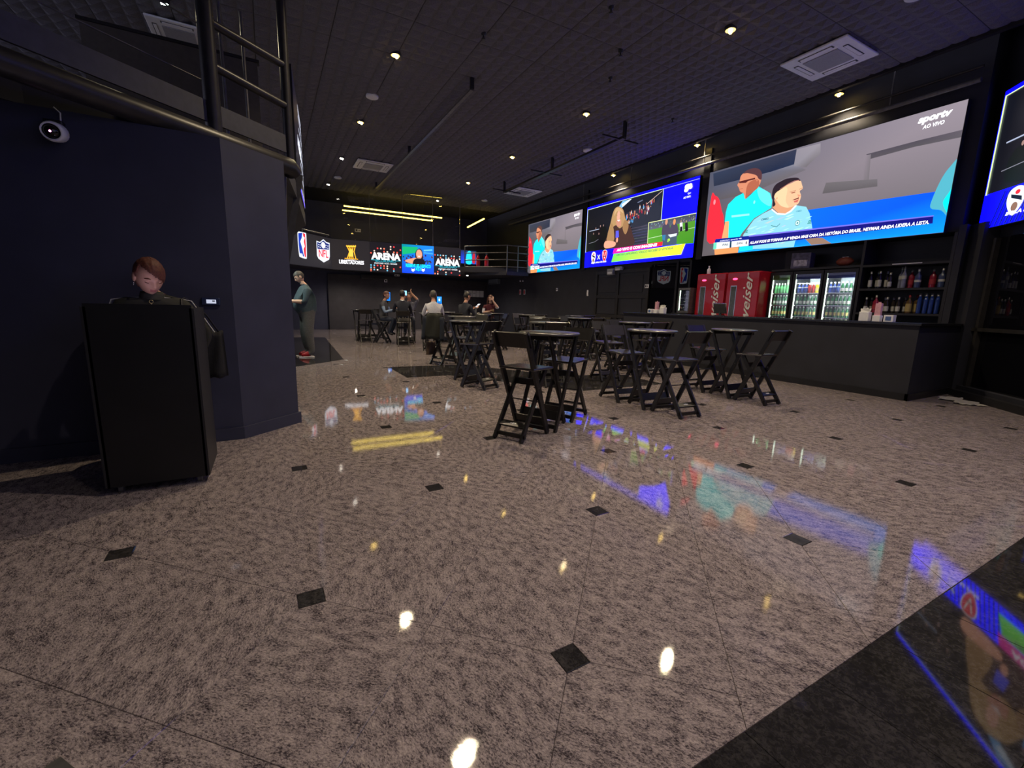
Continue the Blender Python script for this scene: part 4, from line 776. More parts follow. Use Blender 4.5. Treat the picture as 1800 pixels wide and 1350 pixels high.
for z, wz in ((1.182, 'bottom'), (1.332, 'middle'), (1.492, 'top')):
    for i in range(2): bottle('small_bottle', 'small dark bottle on the %s shelf of the counter fridge' % wz, 'bottles in the counter fridge', (9.03, 7.54+i*.13, z), bottle_kind(.14, .028, .012, gl('dark_glass', (0, 0, 0)), LBW, CAPW, (.5, .7)) if (z, i) == (1.182, 0) else KSM) if (z, i) != (1.182, 0) else globals().__setitem__('KSM', bottle_kind(.13, .028, .012, MATS['dark_glass'], LBW, CAPW, (.5, .7)))
bottle('small_bottle', 'small dark bottle on the bottom shelf of the counter fridge', 'bottles in the counter fridge', (9.03, 7.54, 1.182), KSM)
bottle('white_dispenser_bottle', 'white pump bottle standing on top of the first red freezer', None, (9.3, 7.28, 2.05), bottle_kind(.2, .04, .015, WHITE, None, WHITE))
t = thing('pos_screen', 'tilted silver-framed point-of-sale screen on the counter before the red freezer', 'screen', (8.28, 6.12, CT)); R = Matrix.Rotation(rad(-14), 3, 'Y'); MB().box((0, 0, .15), (.02, .30, .22), R, 0, .005).build('bezel', CHROME, t); MB().box((-.012, 0, .147), (.004, .27, .19), R).build('panel', mat('dark_panel_back', (.05, .05, .055), .3), t); MB().bar((.02, 0, 0), (.03, 0, .12), .05, .03).build('stand', STEEL, t); MB().bb((-.04, -.08, 0), (.1, .08, .012)).build('foot', STEEL, t)
PINK = mat('pink_card', (.62, .33, .40), .6)
def napkin(label, u, v, kind, X=8.12):
    p = at_x(u, v, X); loc = (p.x, p.y, CT)
    if kind == 'napkin':
        t = thing('napkin_holder', label, 'napkin holder', loc); MB().box((0, 0, .07), (.10, .13, .14), None, 0, .006).build('case', CHROME if False else WHITE, t)
        for k in range(4): m = MB(); a = k*.9; m.add([(-.04+.02*k, -.05, .14), (-.04+.02*k, .05, .14), (-.03+.02*k, .06*math.cos(a), .19+.02*math.sin(a)), (-.05+.02*k, -.06, .185-.015*math.sin(a)), (-.038+.02*k, -.05, .14)], [(0, 1, 2, 3), (4, 3, 2, 1)]); m.build('napkin', PAPER, t)
    elif kind == 'straw':
        t = thing('straw_box', label, 'straw box', loc); MB().box((0, 0, .045), (.09, .10, .09), None, 0, .004).build('case', WHITE, t); MB().box((0, 0, .16), (.06, .075, .22), None, 0, .004).build('pink_pack', PINK, t)
        for k in range(5): MB().tube([(-.02+.01*k, -.02+.01*k, .2), (-.02+.012*k, -.024+.012*k, .29)], .004, 6).build('straw', PINK, t)
    else:
        t = thing('sachet_box', label, 'box', loc); MB().box((0, 0, .05), (.1, .12, .10), None, 0, .005).build('case', WHITE, t); MB().box((-.0505, 0, .05), (.004, .07, .06)).build('front_print', mat('print_blue', (.08, .14, .35), .5), t)
napkin('white napkin holder on the counter before the spirits', 1520, 560, 'napkin'); napkin('pink straw pack in white box on the counter before the spirits', 1542, 560, 'straw'); napkin('small white and blue box on the counter before the spirits', 1564, 560, 'box')
napkin('small pale box at the far counter end by the mirror', 1144, 549, 'box'); napkin('pink straw pack at the far counter end by the mirror', 1154, 549, 'straw'); napkin('white napkin holder at the far counter end by the mirror', 1165, 549, 'napkin')
t = thing('helmet_box', 'pale printed display box on top of the middle cooler', 'box', (9.55, 5.28, 2.085)); MB().box((0, 0, .15), (.28, .34, .3), Matrix.Rotation(.2, 3, 'Z'), 0, .006).build('carton', mat('printed_carton', (.10, .09, .16), .4, var=.6, scale=9), t); MB().box((-.14, -.03, .1), (.01, .24, .12), Matrix.Rotation(.2, 3, 'Z')).build('print', mat('carton_print', (.35, .33, .42), .5, var=.7, scale=14), t)
t = thing('american_football', 'brown-red american football resting on the shelf above the last cooler', 'ball', (9.55, 4.52, 2.085)); m = MB(); m.lathe([(.086*math.cos(a)**1.3 if abs(a) < PI/2-.01 else 0, .15*math.sin(a)) for a in [(-.5+i/16)*PI for i in range(17)]], seg=18); m.v = [Vector((v.x, v.z, v.y+.086)) for v in m.v]; m.f = [f[::-1] for f in m.f]; m.build('leather', mat('ball_leather', (.22, .05, .03), .5, bump=.2), t); MB().bb((-.006, -.05, .168), (.006, .05, .176)).build('laces', WHITE, t)
# wall features between counter and far screens
t = struct(MB().bb((XW-.02, 7.95, .0), (XW, 9.30, 2.42)).build('window_2', BLKGLASS)); MB().bb((XW-.05, 8.34, 0), (XW-.021, 8.40, 2.45)).build('frame_post', BLK, t); MB().bb((XW-.05, 7.92, 0), (XW-.0, 7.98, 2.45)).build('frame_post', BLK, t)
do = struct(MB().bb((XW-.04, 9.36, 0), (XW, 11.62, 2.30)).build('door_1', mat('door_black', (.022, .022, .026), .42, var=.15)))
for y in (9.36, 10.60, 11.62): MB().bb((XW-.075, y-.05, 0), (XW-.04, y+.05, 2.36)).build('stile', STEEL, do)
for z in (2.30, 1.55, .95, .15): MB().bb((XW-.07, 9.36, z-.05), (XW-.04, 11.62, z+.05)).build('rail', STEEL, do)
for y in (9.98, 11.1):
    for z in (1.92, 1.25, .55): MB().bb((XW-.055, y-.42, z-.24), (XW-.04, y+.42, z+.24), 0, .006).build('door_panel', WALL, do)
for k, (u, v) in enumerate(((1073, 478), (1087, 472))):
    p = at_x(u, v, XW-.14); t = thing('emergency_light_box', 'white emergency light box above the panelled door', 'lamp', p, 0, 'emergency light boxes'); MB().box((.035, 0, 0), (.13, .26, .18 if k == 0 else .1), None, 0, .01).build('case', mat('grey_plastic', (.3, .32, .36), .5), t); MB().box((-.032, 0, -.03), (.006, .2, .05)).build('lens', WHITE, t)
p = at_x(1033, 515, XW-.01); t = thing('light_switch', 'small white light switch on dark wall left of the panelled door', 'switch', p); MB().box((0, 0, 0), (.02, .08, .2), None, 0, .004).build('plate', WHITE, t); MB().box((-.012, 0, 0), (.008, .03, .05)).build('rocker', WHITE, t)
t = thing('floor_cloth', 'crumpled pale cloth lying on the floor by the entrance sill', 'cloth', (8.66, 2.34, 0))
m = MB(); nx, ny = 14, 8
m.add([((i/nx-.5)*.62*(1-.3*abs(j/ny-.5)), (j/ny-.5)*.30+.05*math.sin(i*.8), .012+.03*abs(noise.noise(Vector((i*.4, j*.5, 1))))) for j in range(ny+1) for i in range(nx+1)], [(j*(nx+1)+i, j*(nx+1)+i+1, (j+1)*(nx+1)+i+1, (j+1)*(nx+1)+i) for j in range(ny) for i in range(nx)], 0, True)
m.v += [Vector((v.x, v.y, .001)) for v in m.v]; k = len(m.v)//2; m.f += [[a+k for a in f[::-1]] for f in m.f]; m.m *= 2; m.smooth *= 2; m.v = [Matrix.Rotation(rad(50), 3, 'Z')@v for v in m.v]; m.build('folded_cloth', mat('pale_cloth', (.42, .40, .36), .9), t)

# ------------------------------------------------------------------ security camera, wall tag, host stand
t = thing('dome_camera', 'white bullet security camera with glossy dark lens on the left wall', 'camera', (-1.19, 4.333, 2.27)); MB().box((0, -.03, .02), (.10, .06, .10), None, 0, .01).build('bracket', BLK, t)
R = Matrix.Rotation(rad(20), 3, 'X')@Matrix.Rotation(rad(-8), 3, 'Z'); m = MB(); m.lathe([(0, .0), (.052, .0), (.06, .02), (.062, .10), (.052, .14), (.045, .13)], seg=20); RX = Matrix.Rotation(rad(102), 3, 'X'); m.v = [RX@v+Vector((.02, -.05, -.01)) for v in m.v]; m.build('shell', WHITE, t)
m = MB(); m.sphere((0, 0, .115), (.045, .045, .035)); m.v = [RX@v+Vector((.02, -.05, -.01)) for v in m.v]; m.build('lens', BLKGLASS, t); m = MB(); m.sphere((0, 0, .147), .007); m.v = [RX@v+Vector((.02, -.05, -.01)) for v in m.v]; m.build('infrared_led', emitter('ir_led', (1, .3, .7), 4), t); MB().tube([(.03, -.02, .06), (.04, -.04, .12), (.0, -.0, .16)], .005, 6).build('cable', WHITE, t)
p = at_y(370, 530, 4.30); t = thing('wall_tag_reader', 'small dark blue wall device with lit white window on the navy wall', 'reader', (p.x, 4.342, p.z)); MB().box((0, -.015, 0), (.125, .03, .062), None, 0, .006).build('case', mat('navy_case', (.02, .03, .08), .4), t); MB().box((.004, -.031, 0), (.065, .004, .03)).build('window', emitter('reader_window', (.75, .8, 1), .55), t); MB().box((.02, -.034, .004), (.018, .002, .008)).build('symbol', BLK, t)
po = thing('host_stand', 'tall black host stand on castors with the woman behind it', 'podium', (-.67, 3.58, 0)); PODM = mat('podium_black', (.008, .008, .009), .4, var=.2, scale=5)
MB().bb((-.25, -.235, .05), (.25, -.215, 1.15)).build('front_panel', PODM, po)
for s_ in (-1, 1): MB().bb((s_*.25-.012, -.235, .05), (s_*.25+.012, .24, 1.13)).build('side_panel', mat('podium_side', (.016, .016, .018), .45), po)
MB().bb((-.24, -.21, .06), (.24, .23, .08)).build('bottom_shelf', PODM, po); MB().bb((-.24, -.21, .40), (.24, .02, .42)).build('middle_shelf', PODM, po); MB().bb((-.24, -.21, 1.06), (.24, .23, 1.08)).build('desk_top', PODM, po)
for x in (-.2, .2):
    for y in (-.18, .18): c_ = MB().tube([(x-.012, y, .025), (x+.012, y, .025)], .025, 12).build('castor', GREYST, po); MB().bar((x, y, .03), (x, y, .06), .03, .03).build('fork', GREYST, c_)
tt = thing('added_glow_tablet', 'unseen tablet added on the host stand desk to light the woman', 'tablet', (-.67, 3.66, 1.08)); MB().box((0, 0, .012), (.26, .18, .012), Matrix.Rotation(rad(6), 3, 'X'), 0, .003).build('case', BLK, tt); MB().box((0, 0, .0195), (.24, .16, .001), Matrix.Rotation(rad(6), 3, 'X')).build('screen', emitter('face_fill_glow', (.8, .7, 1), 3.0), tt)  # added tablet, hidden from view, glows to light the woman's face
# ordering counter by the standing man
oc = thing('order_counter', 'black order counter in front of the standing man', 'counter', (-.25, 10.0, 0)); MB().bb((-.5, -.4, 0), (.55, .9, .80)).build('body', BLK, oc); MB().bb((-.52, -.42, .80), (.58, .92, .83)).build('worktop', mat('black_worktop', (0, 0, 0)), oc); MB().bb((-.5, .2, .83), (.35, .5, 1.05)).build('raised_shelf', BLK, oc)
ms = thing('menu_stand', 'white menu stand on the order counter facing the standing man', 'menu stand', (.06, 10.05, .83)); MB().bar((0, 0, .02), (-.03, 0, .46), .20, .012, (0, 1, 0) if False else (1, 0, 0)).build('sheet', PAPER, ms); MB().bb((-.1, -.06, 0), (.1, .06, .02)).build('foot', WHITE, ms)

# ------------------------------------------------------------------ bistro chairs and tables
LOGO = mat('logo_print', (.55, .55, .58), .5)
def chair_parts(t):
    o = {}
    for s in (-1, 1):
        x = s*.168
        MB().bar((x, .22, .004), (x, -.225, .975), .026, .054, mi=0, bev=.004).build('back_leg', WOOD, t)
        x = s*.142
        MB().bar((x, -.215, .004), (x, .185, .625), .024, .050, bev=.004).build('front_leg', WOOD, t)
    m = MB(); m.box((0, .075, .640), (.375, .36, .022), Matrix.Rotation(rad(-2), 3, 'X'), 0, .007); m.build('seat', SEATW, t)
    m = MB(); R = Matrix.Rotation(rad(24.5), 3, 'X'); pts = [(-.19, -.085), (-.16, -.09), (.16, -.09), (.19, -.085), (.19, .035), (.175, .062), (.15, .05), (-.15, .05), (-.175, .062), (-.19, .035)]
    n = len(pts); m.add([R@Vector((x, -.010, z))+Vector((0, -.19, .925)) for x, z in pts]+[R@Vector((x, .010, z))+Vector((0, -.19, .925)) for x, z in pts], [list(range(n)), list(range(2*n-1, n-1, -1))]+[(i, n+i, n+(i+1) % n, (i+1) % n) for i in range(n)]); m.build('backrest', WOOD, t)
    def yb(z): return .22-.445*z/.975
    def yf(z): return -.215+.40*z/.625
    MB().bb((-.165, yf(.055)-.012, .035), (.165, yf(.055)+.012, .068)).build('stretcher', WOOD, t); MB().bb((-.168, yb(.055)-.012, .035), (.168, yb(.055)+.012, .068)).build('stretcher', WOOD, t)
    f = MB().box((0, yf(.14), .135), (.29, .075, .018), Matrix.Rotation(rad(24), 3, 'X'), 0, .004).build('footrest', WOOD, t)
    lm = MB(); R = Matrix.Rotation(rad(24), 3, 'X')
    for a in range(3): lm.box(Vector((0, yf(.14), .135))+R@Vector(((a-1)*.022, 0, .0102)), (.018, .022-.008*abs(a-1), .001), R)
    lm.build('logo', LOGO, f)
    MB().box((0, yb(.14), .135), (.34, .016, .07), Matrix.Rotation(rad(24), 3, 'X'), 0, .004).build('footrest', WOOD, t)
    MB().tube([(-.168, yb(.33), .33), (.168, yb(.33), .33)], .006, 8).build('rod', STEEL, t); MB().bb((-.14, yf(.50)-.01, .47), (.14, yf(.50)+.01, .53)).build('apron', WOOD, t)
    for s in (-1, 1): MB().tube([(s*.182, .004, .473), (s*.13, .004, .473)], .006, 8).build('pivot_bolt', GREYST, t)
def table_parts(t):
    m = MB(); m.lathe([(0, .928), (.288, .928), (.30, .934), (.30, .944), (.292, .952), (0, .952)], seg=40); m.build('tabletop', mat('black_table_lacquer', (.014, .014, .016), .33, var=.15, scale=8, spec=.5, ior=2.2), t)
    for s in (-1, 1):
        MB().bar((s*.208, -.19, .004), (s*.208, .19, .928), .024, .048, bev=.004).build('leg', WOOD, t); MB().bar((s*.115, .19, .004), (s*.115, -.19, .928), .024, .048, bev=.004).build('leg', WOOD, t)
        MB().tube([(s*.225, 0, .466), (s*.10, 0, .466)], .006, 8).build('pivot_bolt', GREYST, t)
    def y1(z): return -.19+.38*z/.928
    for sg in (1, -1):
        w_ = .208 if sg > 0 else .115; MB().bb((-w_, sg*y1(.05)-.012, .03), (w_, sg*y1(.05)+.012, .066)).build('stretcher', WOOD, t)
        MB().box((0, sg*y1(.15), .15), (.42 if sg > 0 else .25, .016, .09), Matrix.Rotation(rad(sg*-25), 3, 'X'), 0, .004).build('foot_board', WOOD, t)
        MB().bb((-.18, sg*y1(.88)-.014, .88), (.18, sg*y1(.88)+.014, .927)).build('top_rail', WOOD, t)
cproto = thing('folding_chair', 'x', 'chair'); chair_parts(cproto); tproto = thing('bistro_table', 'x', 'table'); table_parts(tproto)
used = {'c': False, 't': False}
TABS = []
def chair(x, y, az, label, group='black folding bistro chairs', keep=False):
    for tx, ty in TABS:
        d_ = math.hypot(x-tx, y-ty)
        if d_ < .47 and not keep: x, y = tx+(x-tx)/d_*.47, ty+(y-ty)/d_*.47
    o = copy_tree(cproto) if used['c'] else cproto; used['c'] = True
    o.location = (x, y, 0); o.rotation_euler = (0, 0, -rad(az)); return tag(o, label, 'chair', group)
def table(x, y, az, label):
    TABS.append((x, y))
    o = copy_tree(tproto) if used['t'] else tproto; used['t'] = True
    o.location = (x, y, 0); o.rotation_euler = (0, 0, -rad(az)); return tag(o, label, 'table', 'round black bistro tables')
table(2.42, 3.66, 62, 'round black bistro table with blue reflections standing alone before the dark floor inlay')
chair(2.0, 3.45, 62, 'black folding chair with its back to the entrance beside black floor inset')
chair(2.83, 3.88, 242, 'black folding chair facing the entrance across the blue-lit round table')
table(4.10, 3.93, 3, 'round black bistro table between two purple-lit folding chairs')
chair(4.06, 4.36, 184, 'black folding chair with purple-lit backrest behind a round table')
chair(4.10, 3.50, 3, 'black folding chair with bright blue-lit seat and back to the entrance')
table(5.74, 3.98, 0, 'round black bistro table closest to the bar front')
chair(5.72, 3.55, 1, 'black folding chair beside the bar front with its back to the entrance')
chair(5.75, 4.42, 184, 'black folding chair facing the entrance at the table by the bar')
table(3.94, 6.02, 20, 'round black bistro table standing on the dark floor inlay with bright top')
chair(3.78, 5.60, 20, 'black folding chair on the dark floor inlay with its back to the entrance')
chair(4.10, 6.44, 200, 'black folding chair facing the entrance at the table on dark inlay')
chair(4.95, 5.75, 190, 'black folding chair standing apart between the inlay table and the bar')
table(6.08, 6.28, 5, 'round black bistro table in front of the mirror panel and small fridge')
chair(6.05, 5.84, 5, 'black folding chair before the small fridge with its back to the entrance')
chair(6.12, 6.73, 186, 'black folding chair facing the entrance at the table before the small fridge')
chair(6.75, 6.35, 275, 'black folding chair between the bar counter and the table before the fridge')
table(2.72, 6.40, 336, 'round black bistro table beside the dark inlay near the left aisle')
chair(2.66, 5.80, 336, 'black folding chair with logo footrest beside the left aisle table')
chair(2.95, 7.00, 190, 'black folding chair behind the left aisle table over the dark inlay')
table(3.57, 8.77, 60, 'round black bistro table with jacket-hung chair beside it')
jch = chair(3.02, 8.42, 60, 'black folding chair with dark jacket and brown bag hanging on its back')
chair(4.02, 9.03, 240, 'black folding chair across the table from the jacket-hung chair')
table(5.2, 8.1, 20, 'round black bistro table in the middle of the far room')
chair(5.05, 7.68, 20, 'black folding chair in the middle of the far room with its back to entrance')
chair(5.35, 8.53, 200, 'black folding chair in the middle of the far room facing entrance')
table(6.55, 8.6, 0, 'round black bistro table in front of the panelled door')
chair(6.55, 8.16, 2, 'black folding chair before the panelled door with its back to entrance')
chair(6.55, 9.04, 182, 'black folding chair before the panelled door facing the entrance')
chair(7.15, 8.6, 270, 'black folding chair between the panelled door and its table')
table(4.95, 10.86, 68, 'round black bistro table beside the man in dark jacket')
chair(5.03, 11.36, 190, 'black folding chair facing the entrance beside the man in dark jacket')
chair(5.45, 10.75, 280, 'black folding chair turned sideways beside the man in dark jacket')
table(6.6, 11.1, 0, 'round black bistro table below the screen by the catwalk')
chair(6.6, 10.66, 2, 'black folding chair below the catwalk screen with its back to entrance')
chair(6.6, 11.54, 182, 'black folding chair below the catwalk screen facing the entrance')
table(7.9, 10.6, 0, 'round black bistro table against the dark wall left of the panelled door')
chair(7.9, 10.16, 2, 'black folding chair by the dark wall left of the panelled door')
table(4.75, 13.0, 0, 'round black bistro table beside the woman with hand to her face')
chair(4.75, 13.44, 182, 'black folding chair behind the table of the far seated group')
table(6.24, 12.60, 10, 'round black bistro table with a glass in front of the long-haired woman')
table(3.66, 11.14, 10, 'round black bistro table where the man in white shirt sits')
table(3.52, 13.03, 10, 'round black bistro table with white papers between the seated men')
table(2.5, 14.3, 0, 'round black bistro table alone at the far left before the dark wall')
chair(2.5, 13.86, 2, 'black folding chair alone at the far left before the dark wall')
chair(3.0, 14.7, 225, 'black folding chair behind the lone far left table')
SEATS = dict(p2=(3.28, 12.42, 12), p3=(2.9, 13.42, 120), p4=(3.78, 13.55, 196), p5=(3.55, 10.52, 10), p6=(4.36, 10.62, 68), p7=(6.35, 13.22, 190))
for k_, l_ in (('p2', 'man in dark top and pale trousers'), ('p3', 'person with light blue sleeves'), ('p4', 'man raising his arms'), ('p5', 'man in white shirt'), ('p6', 'man in dark jacket'), ('p7', 'long-haired woman')): chair(*SEATS[k_], 'black folding chair under the '+l_, keep=True)
# jacket and bag on a chair
def lerp_cloth(name, mt, parent, top, bot, w0, w1, th, n=10, mrow=8):
    m = MB(); V = []
    for sd in (-1, 1):
        for j in range(mrow+1):
            t_ = j/mrow; c = Vector(top).lerp(Vector(bot), t_); w = w0+(w1-w0)*t_
            for i in range(n+1): a = i/n-.5; V.append(c+Vector((a*w, sd*(th*(1-(2*a)**4)*.5+.004)+.012*math.sin(9*a+4*t_), .008*math.cos(14*a))))
    K_ = (n+1)*(mrow+1); Fq = []
    for j in range(mrow):
        for i in range(n): q = j*(n+1)+i; Fq.append((q, q+1, q+n+2, q+n+1)); Fq.append((K_+q, K_+q+n+1, K_+q+n+2, K_+q+1))
    for j in range(mrow):
        for i in (0, n): q = j*(n+1)+i; Fq.append((q, q+n+1, K_+q+n+1, K_+q))
    for i in range(n): Fq.append((i, K_+i, K_+i+1, i+1)); q = mrow*(n+1)+i; Fq.append((q, q+1, K_+q+1, K_+q))
    m.add(V, Fq, 0, True); return m.build(name, mt, parent)
az = rad(60); back = Vector((3.02, 8.42, 0))+Matrix.Rotation(-az, 3, 'Z')@Vector((0, -.217, 0))
jk = thing('hung_jacket', 'dark olive jacket hanging over the back of a folding chair', 'jacket', (back.x, back.y, .50), -az); lerp_cloth('jacket_body', mat('olive_cloth', (.022, .022, .016), .9, bump=.3), jk, (0, -.04, .50), (0, -.07, .02), .40, .46, .07)
for s in (-1, 1): lerp_cloth('sleeve', mat('navy_cloth', (.018, .022, .035), .9, bump=.3), jk, (s*.21, -.05, .44), (s*.24, -.09, .0), .10, .09, .06, 4)
bo = Vector((3.02, 8.42, 0))
for q_ in TABS:
    d_ = math.hypot(bo.x-q_[0], bo.y-q_[1])
    if d_ < .47: bo = Vector((q_[0], q_[1], 0))+(bo-Vector((q_[0], q_[1], 0)))/d_*.47
RC = Matrix.Rotation(-az, 3, 'Z'); bl = bo+RC@Vector((-.245, -.085, .18))
bg = thing('hung_bag', 'brown cloth bag hanging low beside the jacket-hung chair', 'bag', bl, -az+PI/2)
lerp_cloth('bag_body', mat('brown_cloth', (.11, .075, .05), .85, bump=.2), bg, (0, 0, .26), (0, 0, 0), .24, .28, .07)
MB().tube([Vector((y+.085, -(x+.245), z-.18)) for x, y, z in ((-.242, -.165, .425), (-.212, -.128, .60), (-.203, -.125, .652), (-.190, -.124, .661), (-.147, -.123, .661), (-.147, -.048, .661), (-.190, -.045, .661), (-.203, -.045, .652), (-.212, -.042, .60), (-.242, -.005, .425))], .006, 8).build('strap', mat('brown_strap', (.06, .04, .03), .7), bg)
# things on the tables
for x, y, lab in ((3.44, 12.95, 'white paper menu on the seated men table, beside pale trousers'), (3.63, 13.09, 'white paper menu on the seated men table, by raised arms')):
    t = thing('table_menu', lab, 'menu', (x, y, .953)); MB().box((0, 0, .003), (.2, .14, .006), Matrix.Rotation(.3, 3, 'Z')).build('cover', PAPER, t); MB().box((0, 0, .0065), (.14, .02, .001), Matrix.Rotation(.3, 3, 'Z')).build('print', BLK, t)
t = thing('drinking_glass', 'pale drink glass on the round table before the long-haired woman', 'glass', (6.16, 12.56, .953)); MB().lathe([(0, 0), (.03, 0), (.038, .13), (.036, .13), (.028, .006), (0, .006)], seg=16).build('tumbler', GLASS, t); MB().lathe([(0, .008), (.028, .008), (.034, .09), (0, .09)], seg=16).build('drink', mat('beer', (.5, .36, .15), .2), t)

# ------------------------------------------------------------------ people
LIP = mat('lips', (.38, .13, .12), .4); EYEW = mat('eye_white', (.6, .58, .56), .2); IRIS = mat('iris', (.03, .02, .015), .15)
def fill_head(x, y, z):
    ax = abs(x); X, Y, Z = .074*x, .092*y, .118*z
    if z > 0: X *= 1+.14*z; Y *= 1+.10*z; Z *= .95
    if z < -.05:
        t = (-z-.05)/.95; X *= 1-.34*t**1.15
        if y < 0: Y *= 1-.5*t
        else: Y += .010*t
    g = math.exp
    if y > 0:
        Y += .014*g(-(x/.13)**2-((z+.10)/.20)**2)+.014*g(-(x/.17)**2-((z+.24)/.085)**2)
        Y -= .011*g(-((ax-.38)/.18)**2-((z-.02)/.11)**2)
        Y += .005*g(-((ax-.32)/.30)**2-((z-.17)/.07)**2)+.006*g(-(x/.24)**2-((z+.44)/.045)**2)+.007*g(-(x/.22)**2-((z+.54)/.045)**2)-.004*g(-(x/.24)**2-((z+.49)/.022)**2)
        Y += .006*g(-(x/.3)**2-((z+.82)/.12)**2)
    return Vector((X, Y, Z))
def unit_sphere(seg=60, rings=44):
    return [(math.sin(PI*j/rings)*math.sin(2*PI*k/seg), math.sin(PI*j/rings)*math.cos(2*PI*k/seg), math.cos(PI*j/rings)) for j in range(rings+1) for k in range(seg)], [(j*seg+k, j*seg+(k+1) % seg, (j+1)*seg+(k+1) % seg, (j+1)*seg+k) for j in range(rings) for k in range(seg)]
US, UF = unit_sphere()
def head_mb(M, skin_i=0, lip_i=1, white_i=2, iris_i=3, brow_i=4, closed=False):
    m = MB(); P = [M@fill_head(*p) for p in US]; m.v = [Vector(p) for p in P]
    for f in UF:
        c = [sum(US[i][k] for i in f)/4 for k in range(3)]
        m.f.append(list(f)[::-1]); m.smooth.append(True); m.m.append(lip_i if (c[1] > 0 and abs(c[0]) < .25 and -.60 < c[2] < -.41) else skin_i)
    def sub(fn, mi):
        q = MB(); fn(q); m.add([M@v for v in q.v], q.f, mi, True)
    for s in (-1, 1):
        sub(lambda q: q.sphere((s*.077, -.004, -.004), (.011, .022, .034), 12, 8), skin_i)
        if closed: sub(lambda q: q.tube([(s*.017, .0775, -.006), (s*.031, .0795, -.010), (s*.046, .0715, -.006)], .0022, 6), brow_i); sub(lambda q: q.sphere((s*.031, .0685, .001), (.016, .010, .010), 12, 8), skin_i)
        else: sub(lambda q: q.sphere((s*.031, .070, .002), .0125, 14, 10), white_i); sub(lambda q: q.sphere((s*.031, .0785, .002), (.0055, .005, .006), 10, 8), iris_i)
        sub(lambda q: q.tube([(s*.016, .089, .020), (s*.032, .088, .024), (s*.050, .074, .019)], [.003, .0036, .0018], 6), brow_i)
    return m
def hair_mb(M, keep, grow=1.09, jit=.004, extra=0):
    m = MB(); ids = {}
    ok = [f for f in UF if keep(*[sum(US[i][k] for i in f)/4 for k in range(3)])]
    V = []
    for lay, gr in ((0, grow), (1, .97)):
        for i, p in enumerate(US):
            b = fill_head(*p); n = 1+jit*8*noise.noise(Vector(p)*6) if lay == 0 else 1; V.append(M@(b*gr*n+Vector((0, -.003, .004))))
    k = len(US); m.v = V; edge = {}
    for f in ok:
        m.f.append(list(f)[::-1]); m.f.append([i+k for i in f])
        for a, b in zip(f, f[1:]+f[:1]): edge[(a, b)] = 1
    for a, b in edge:
        if (b, a) not in edge: m.f.append([a, b, b+k, a+k])
    m.m = [0]*len(m.f); m.smooth = [True]*len(m.f); return m
def skin_mesh(J, B, Rr, sub=2):
    names = list(J); idx = {n: i for i, n in enumerate(names)}; me = D.meshes.new('sk'); me.from_pydata([tuple(J[n]) for n in names], [(idx[a], idx[b]) for a, b, _ in B], [])
    o = D.objects.new('sk', me); COL.objects.link(o); sk = o.modifiers.new('s', 'SKIN'); sk.use_smooth_shade = True
    if not me.skin_vertices: 
        with bpy.context.temp_override(object=o, active_object=o): bpy.ops.mesh.customdata_skin_add()
    d = me.skin_vertices[0].data
    for n in names:
        r_ = Rr[n]; d[idx[n]].radius = r_ if isinstance(r_, tuple) else (r_, r_); d[idx[n]].use_root = (n == 'pelvis')
    sb = o.modifiers.new('u', 'SUBSURF'); sb.levels = sub; sb.render_levels = sub
    dg_ = bpy.context.evaluated_depsgraph_get(); dg_.update(); ev = o.evaluated_get(dg_); em = ev.to_mesh(); V = [v.co.copy() for v in em.vertices]; Fq = [list(p.vertices) for p in em.polygons]
    ev.to_mesh_clear(); D.objects.remove(o); return V, Fq
RAD = dict(pelvis=.135, spine=.122, chest=.135, neckb=.07, neck=.052, head0=.05, shL=.062, shR=.062, elL=.043, elR=.043, wrL=.029, wrR=.029, hipL=.088, hipR=.088, knL=.060, knR=.060, anL=.042, anR=.042, heL=.04, heR=.04, toL=.036, toR=.036)
BON = [('pelvis', 'spine', 'top'), ('spine', 'chest', 'top'), ('chest', 'neckb', 'top'), ('neckb', 'neck', 'skin'), ('neck', 'head0', 'skin')]
for S_ in 'LR': BON += [('chest', 'sh'+S_, 'top'), ('sh'+S_, 'el'+S_, 'sleeve'), ('el'+S_, 'wr'+S_, 'fore'), ('pelvis', 'hip'+S_, 'pants'), ('hip'+S_, 'kn'+S_, 'pants'), ('kn'+S_, 'an'+S_, 'pants'), ('an'+S_, 'to'+S_, 'shoe')]
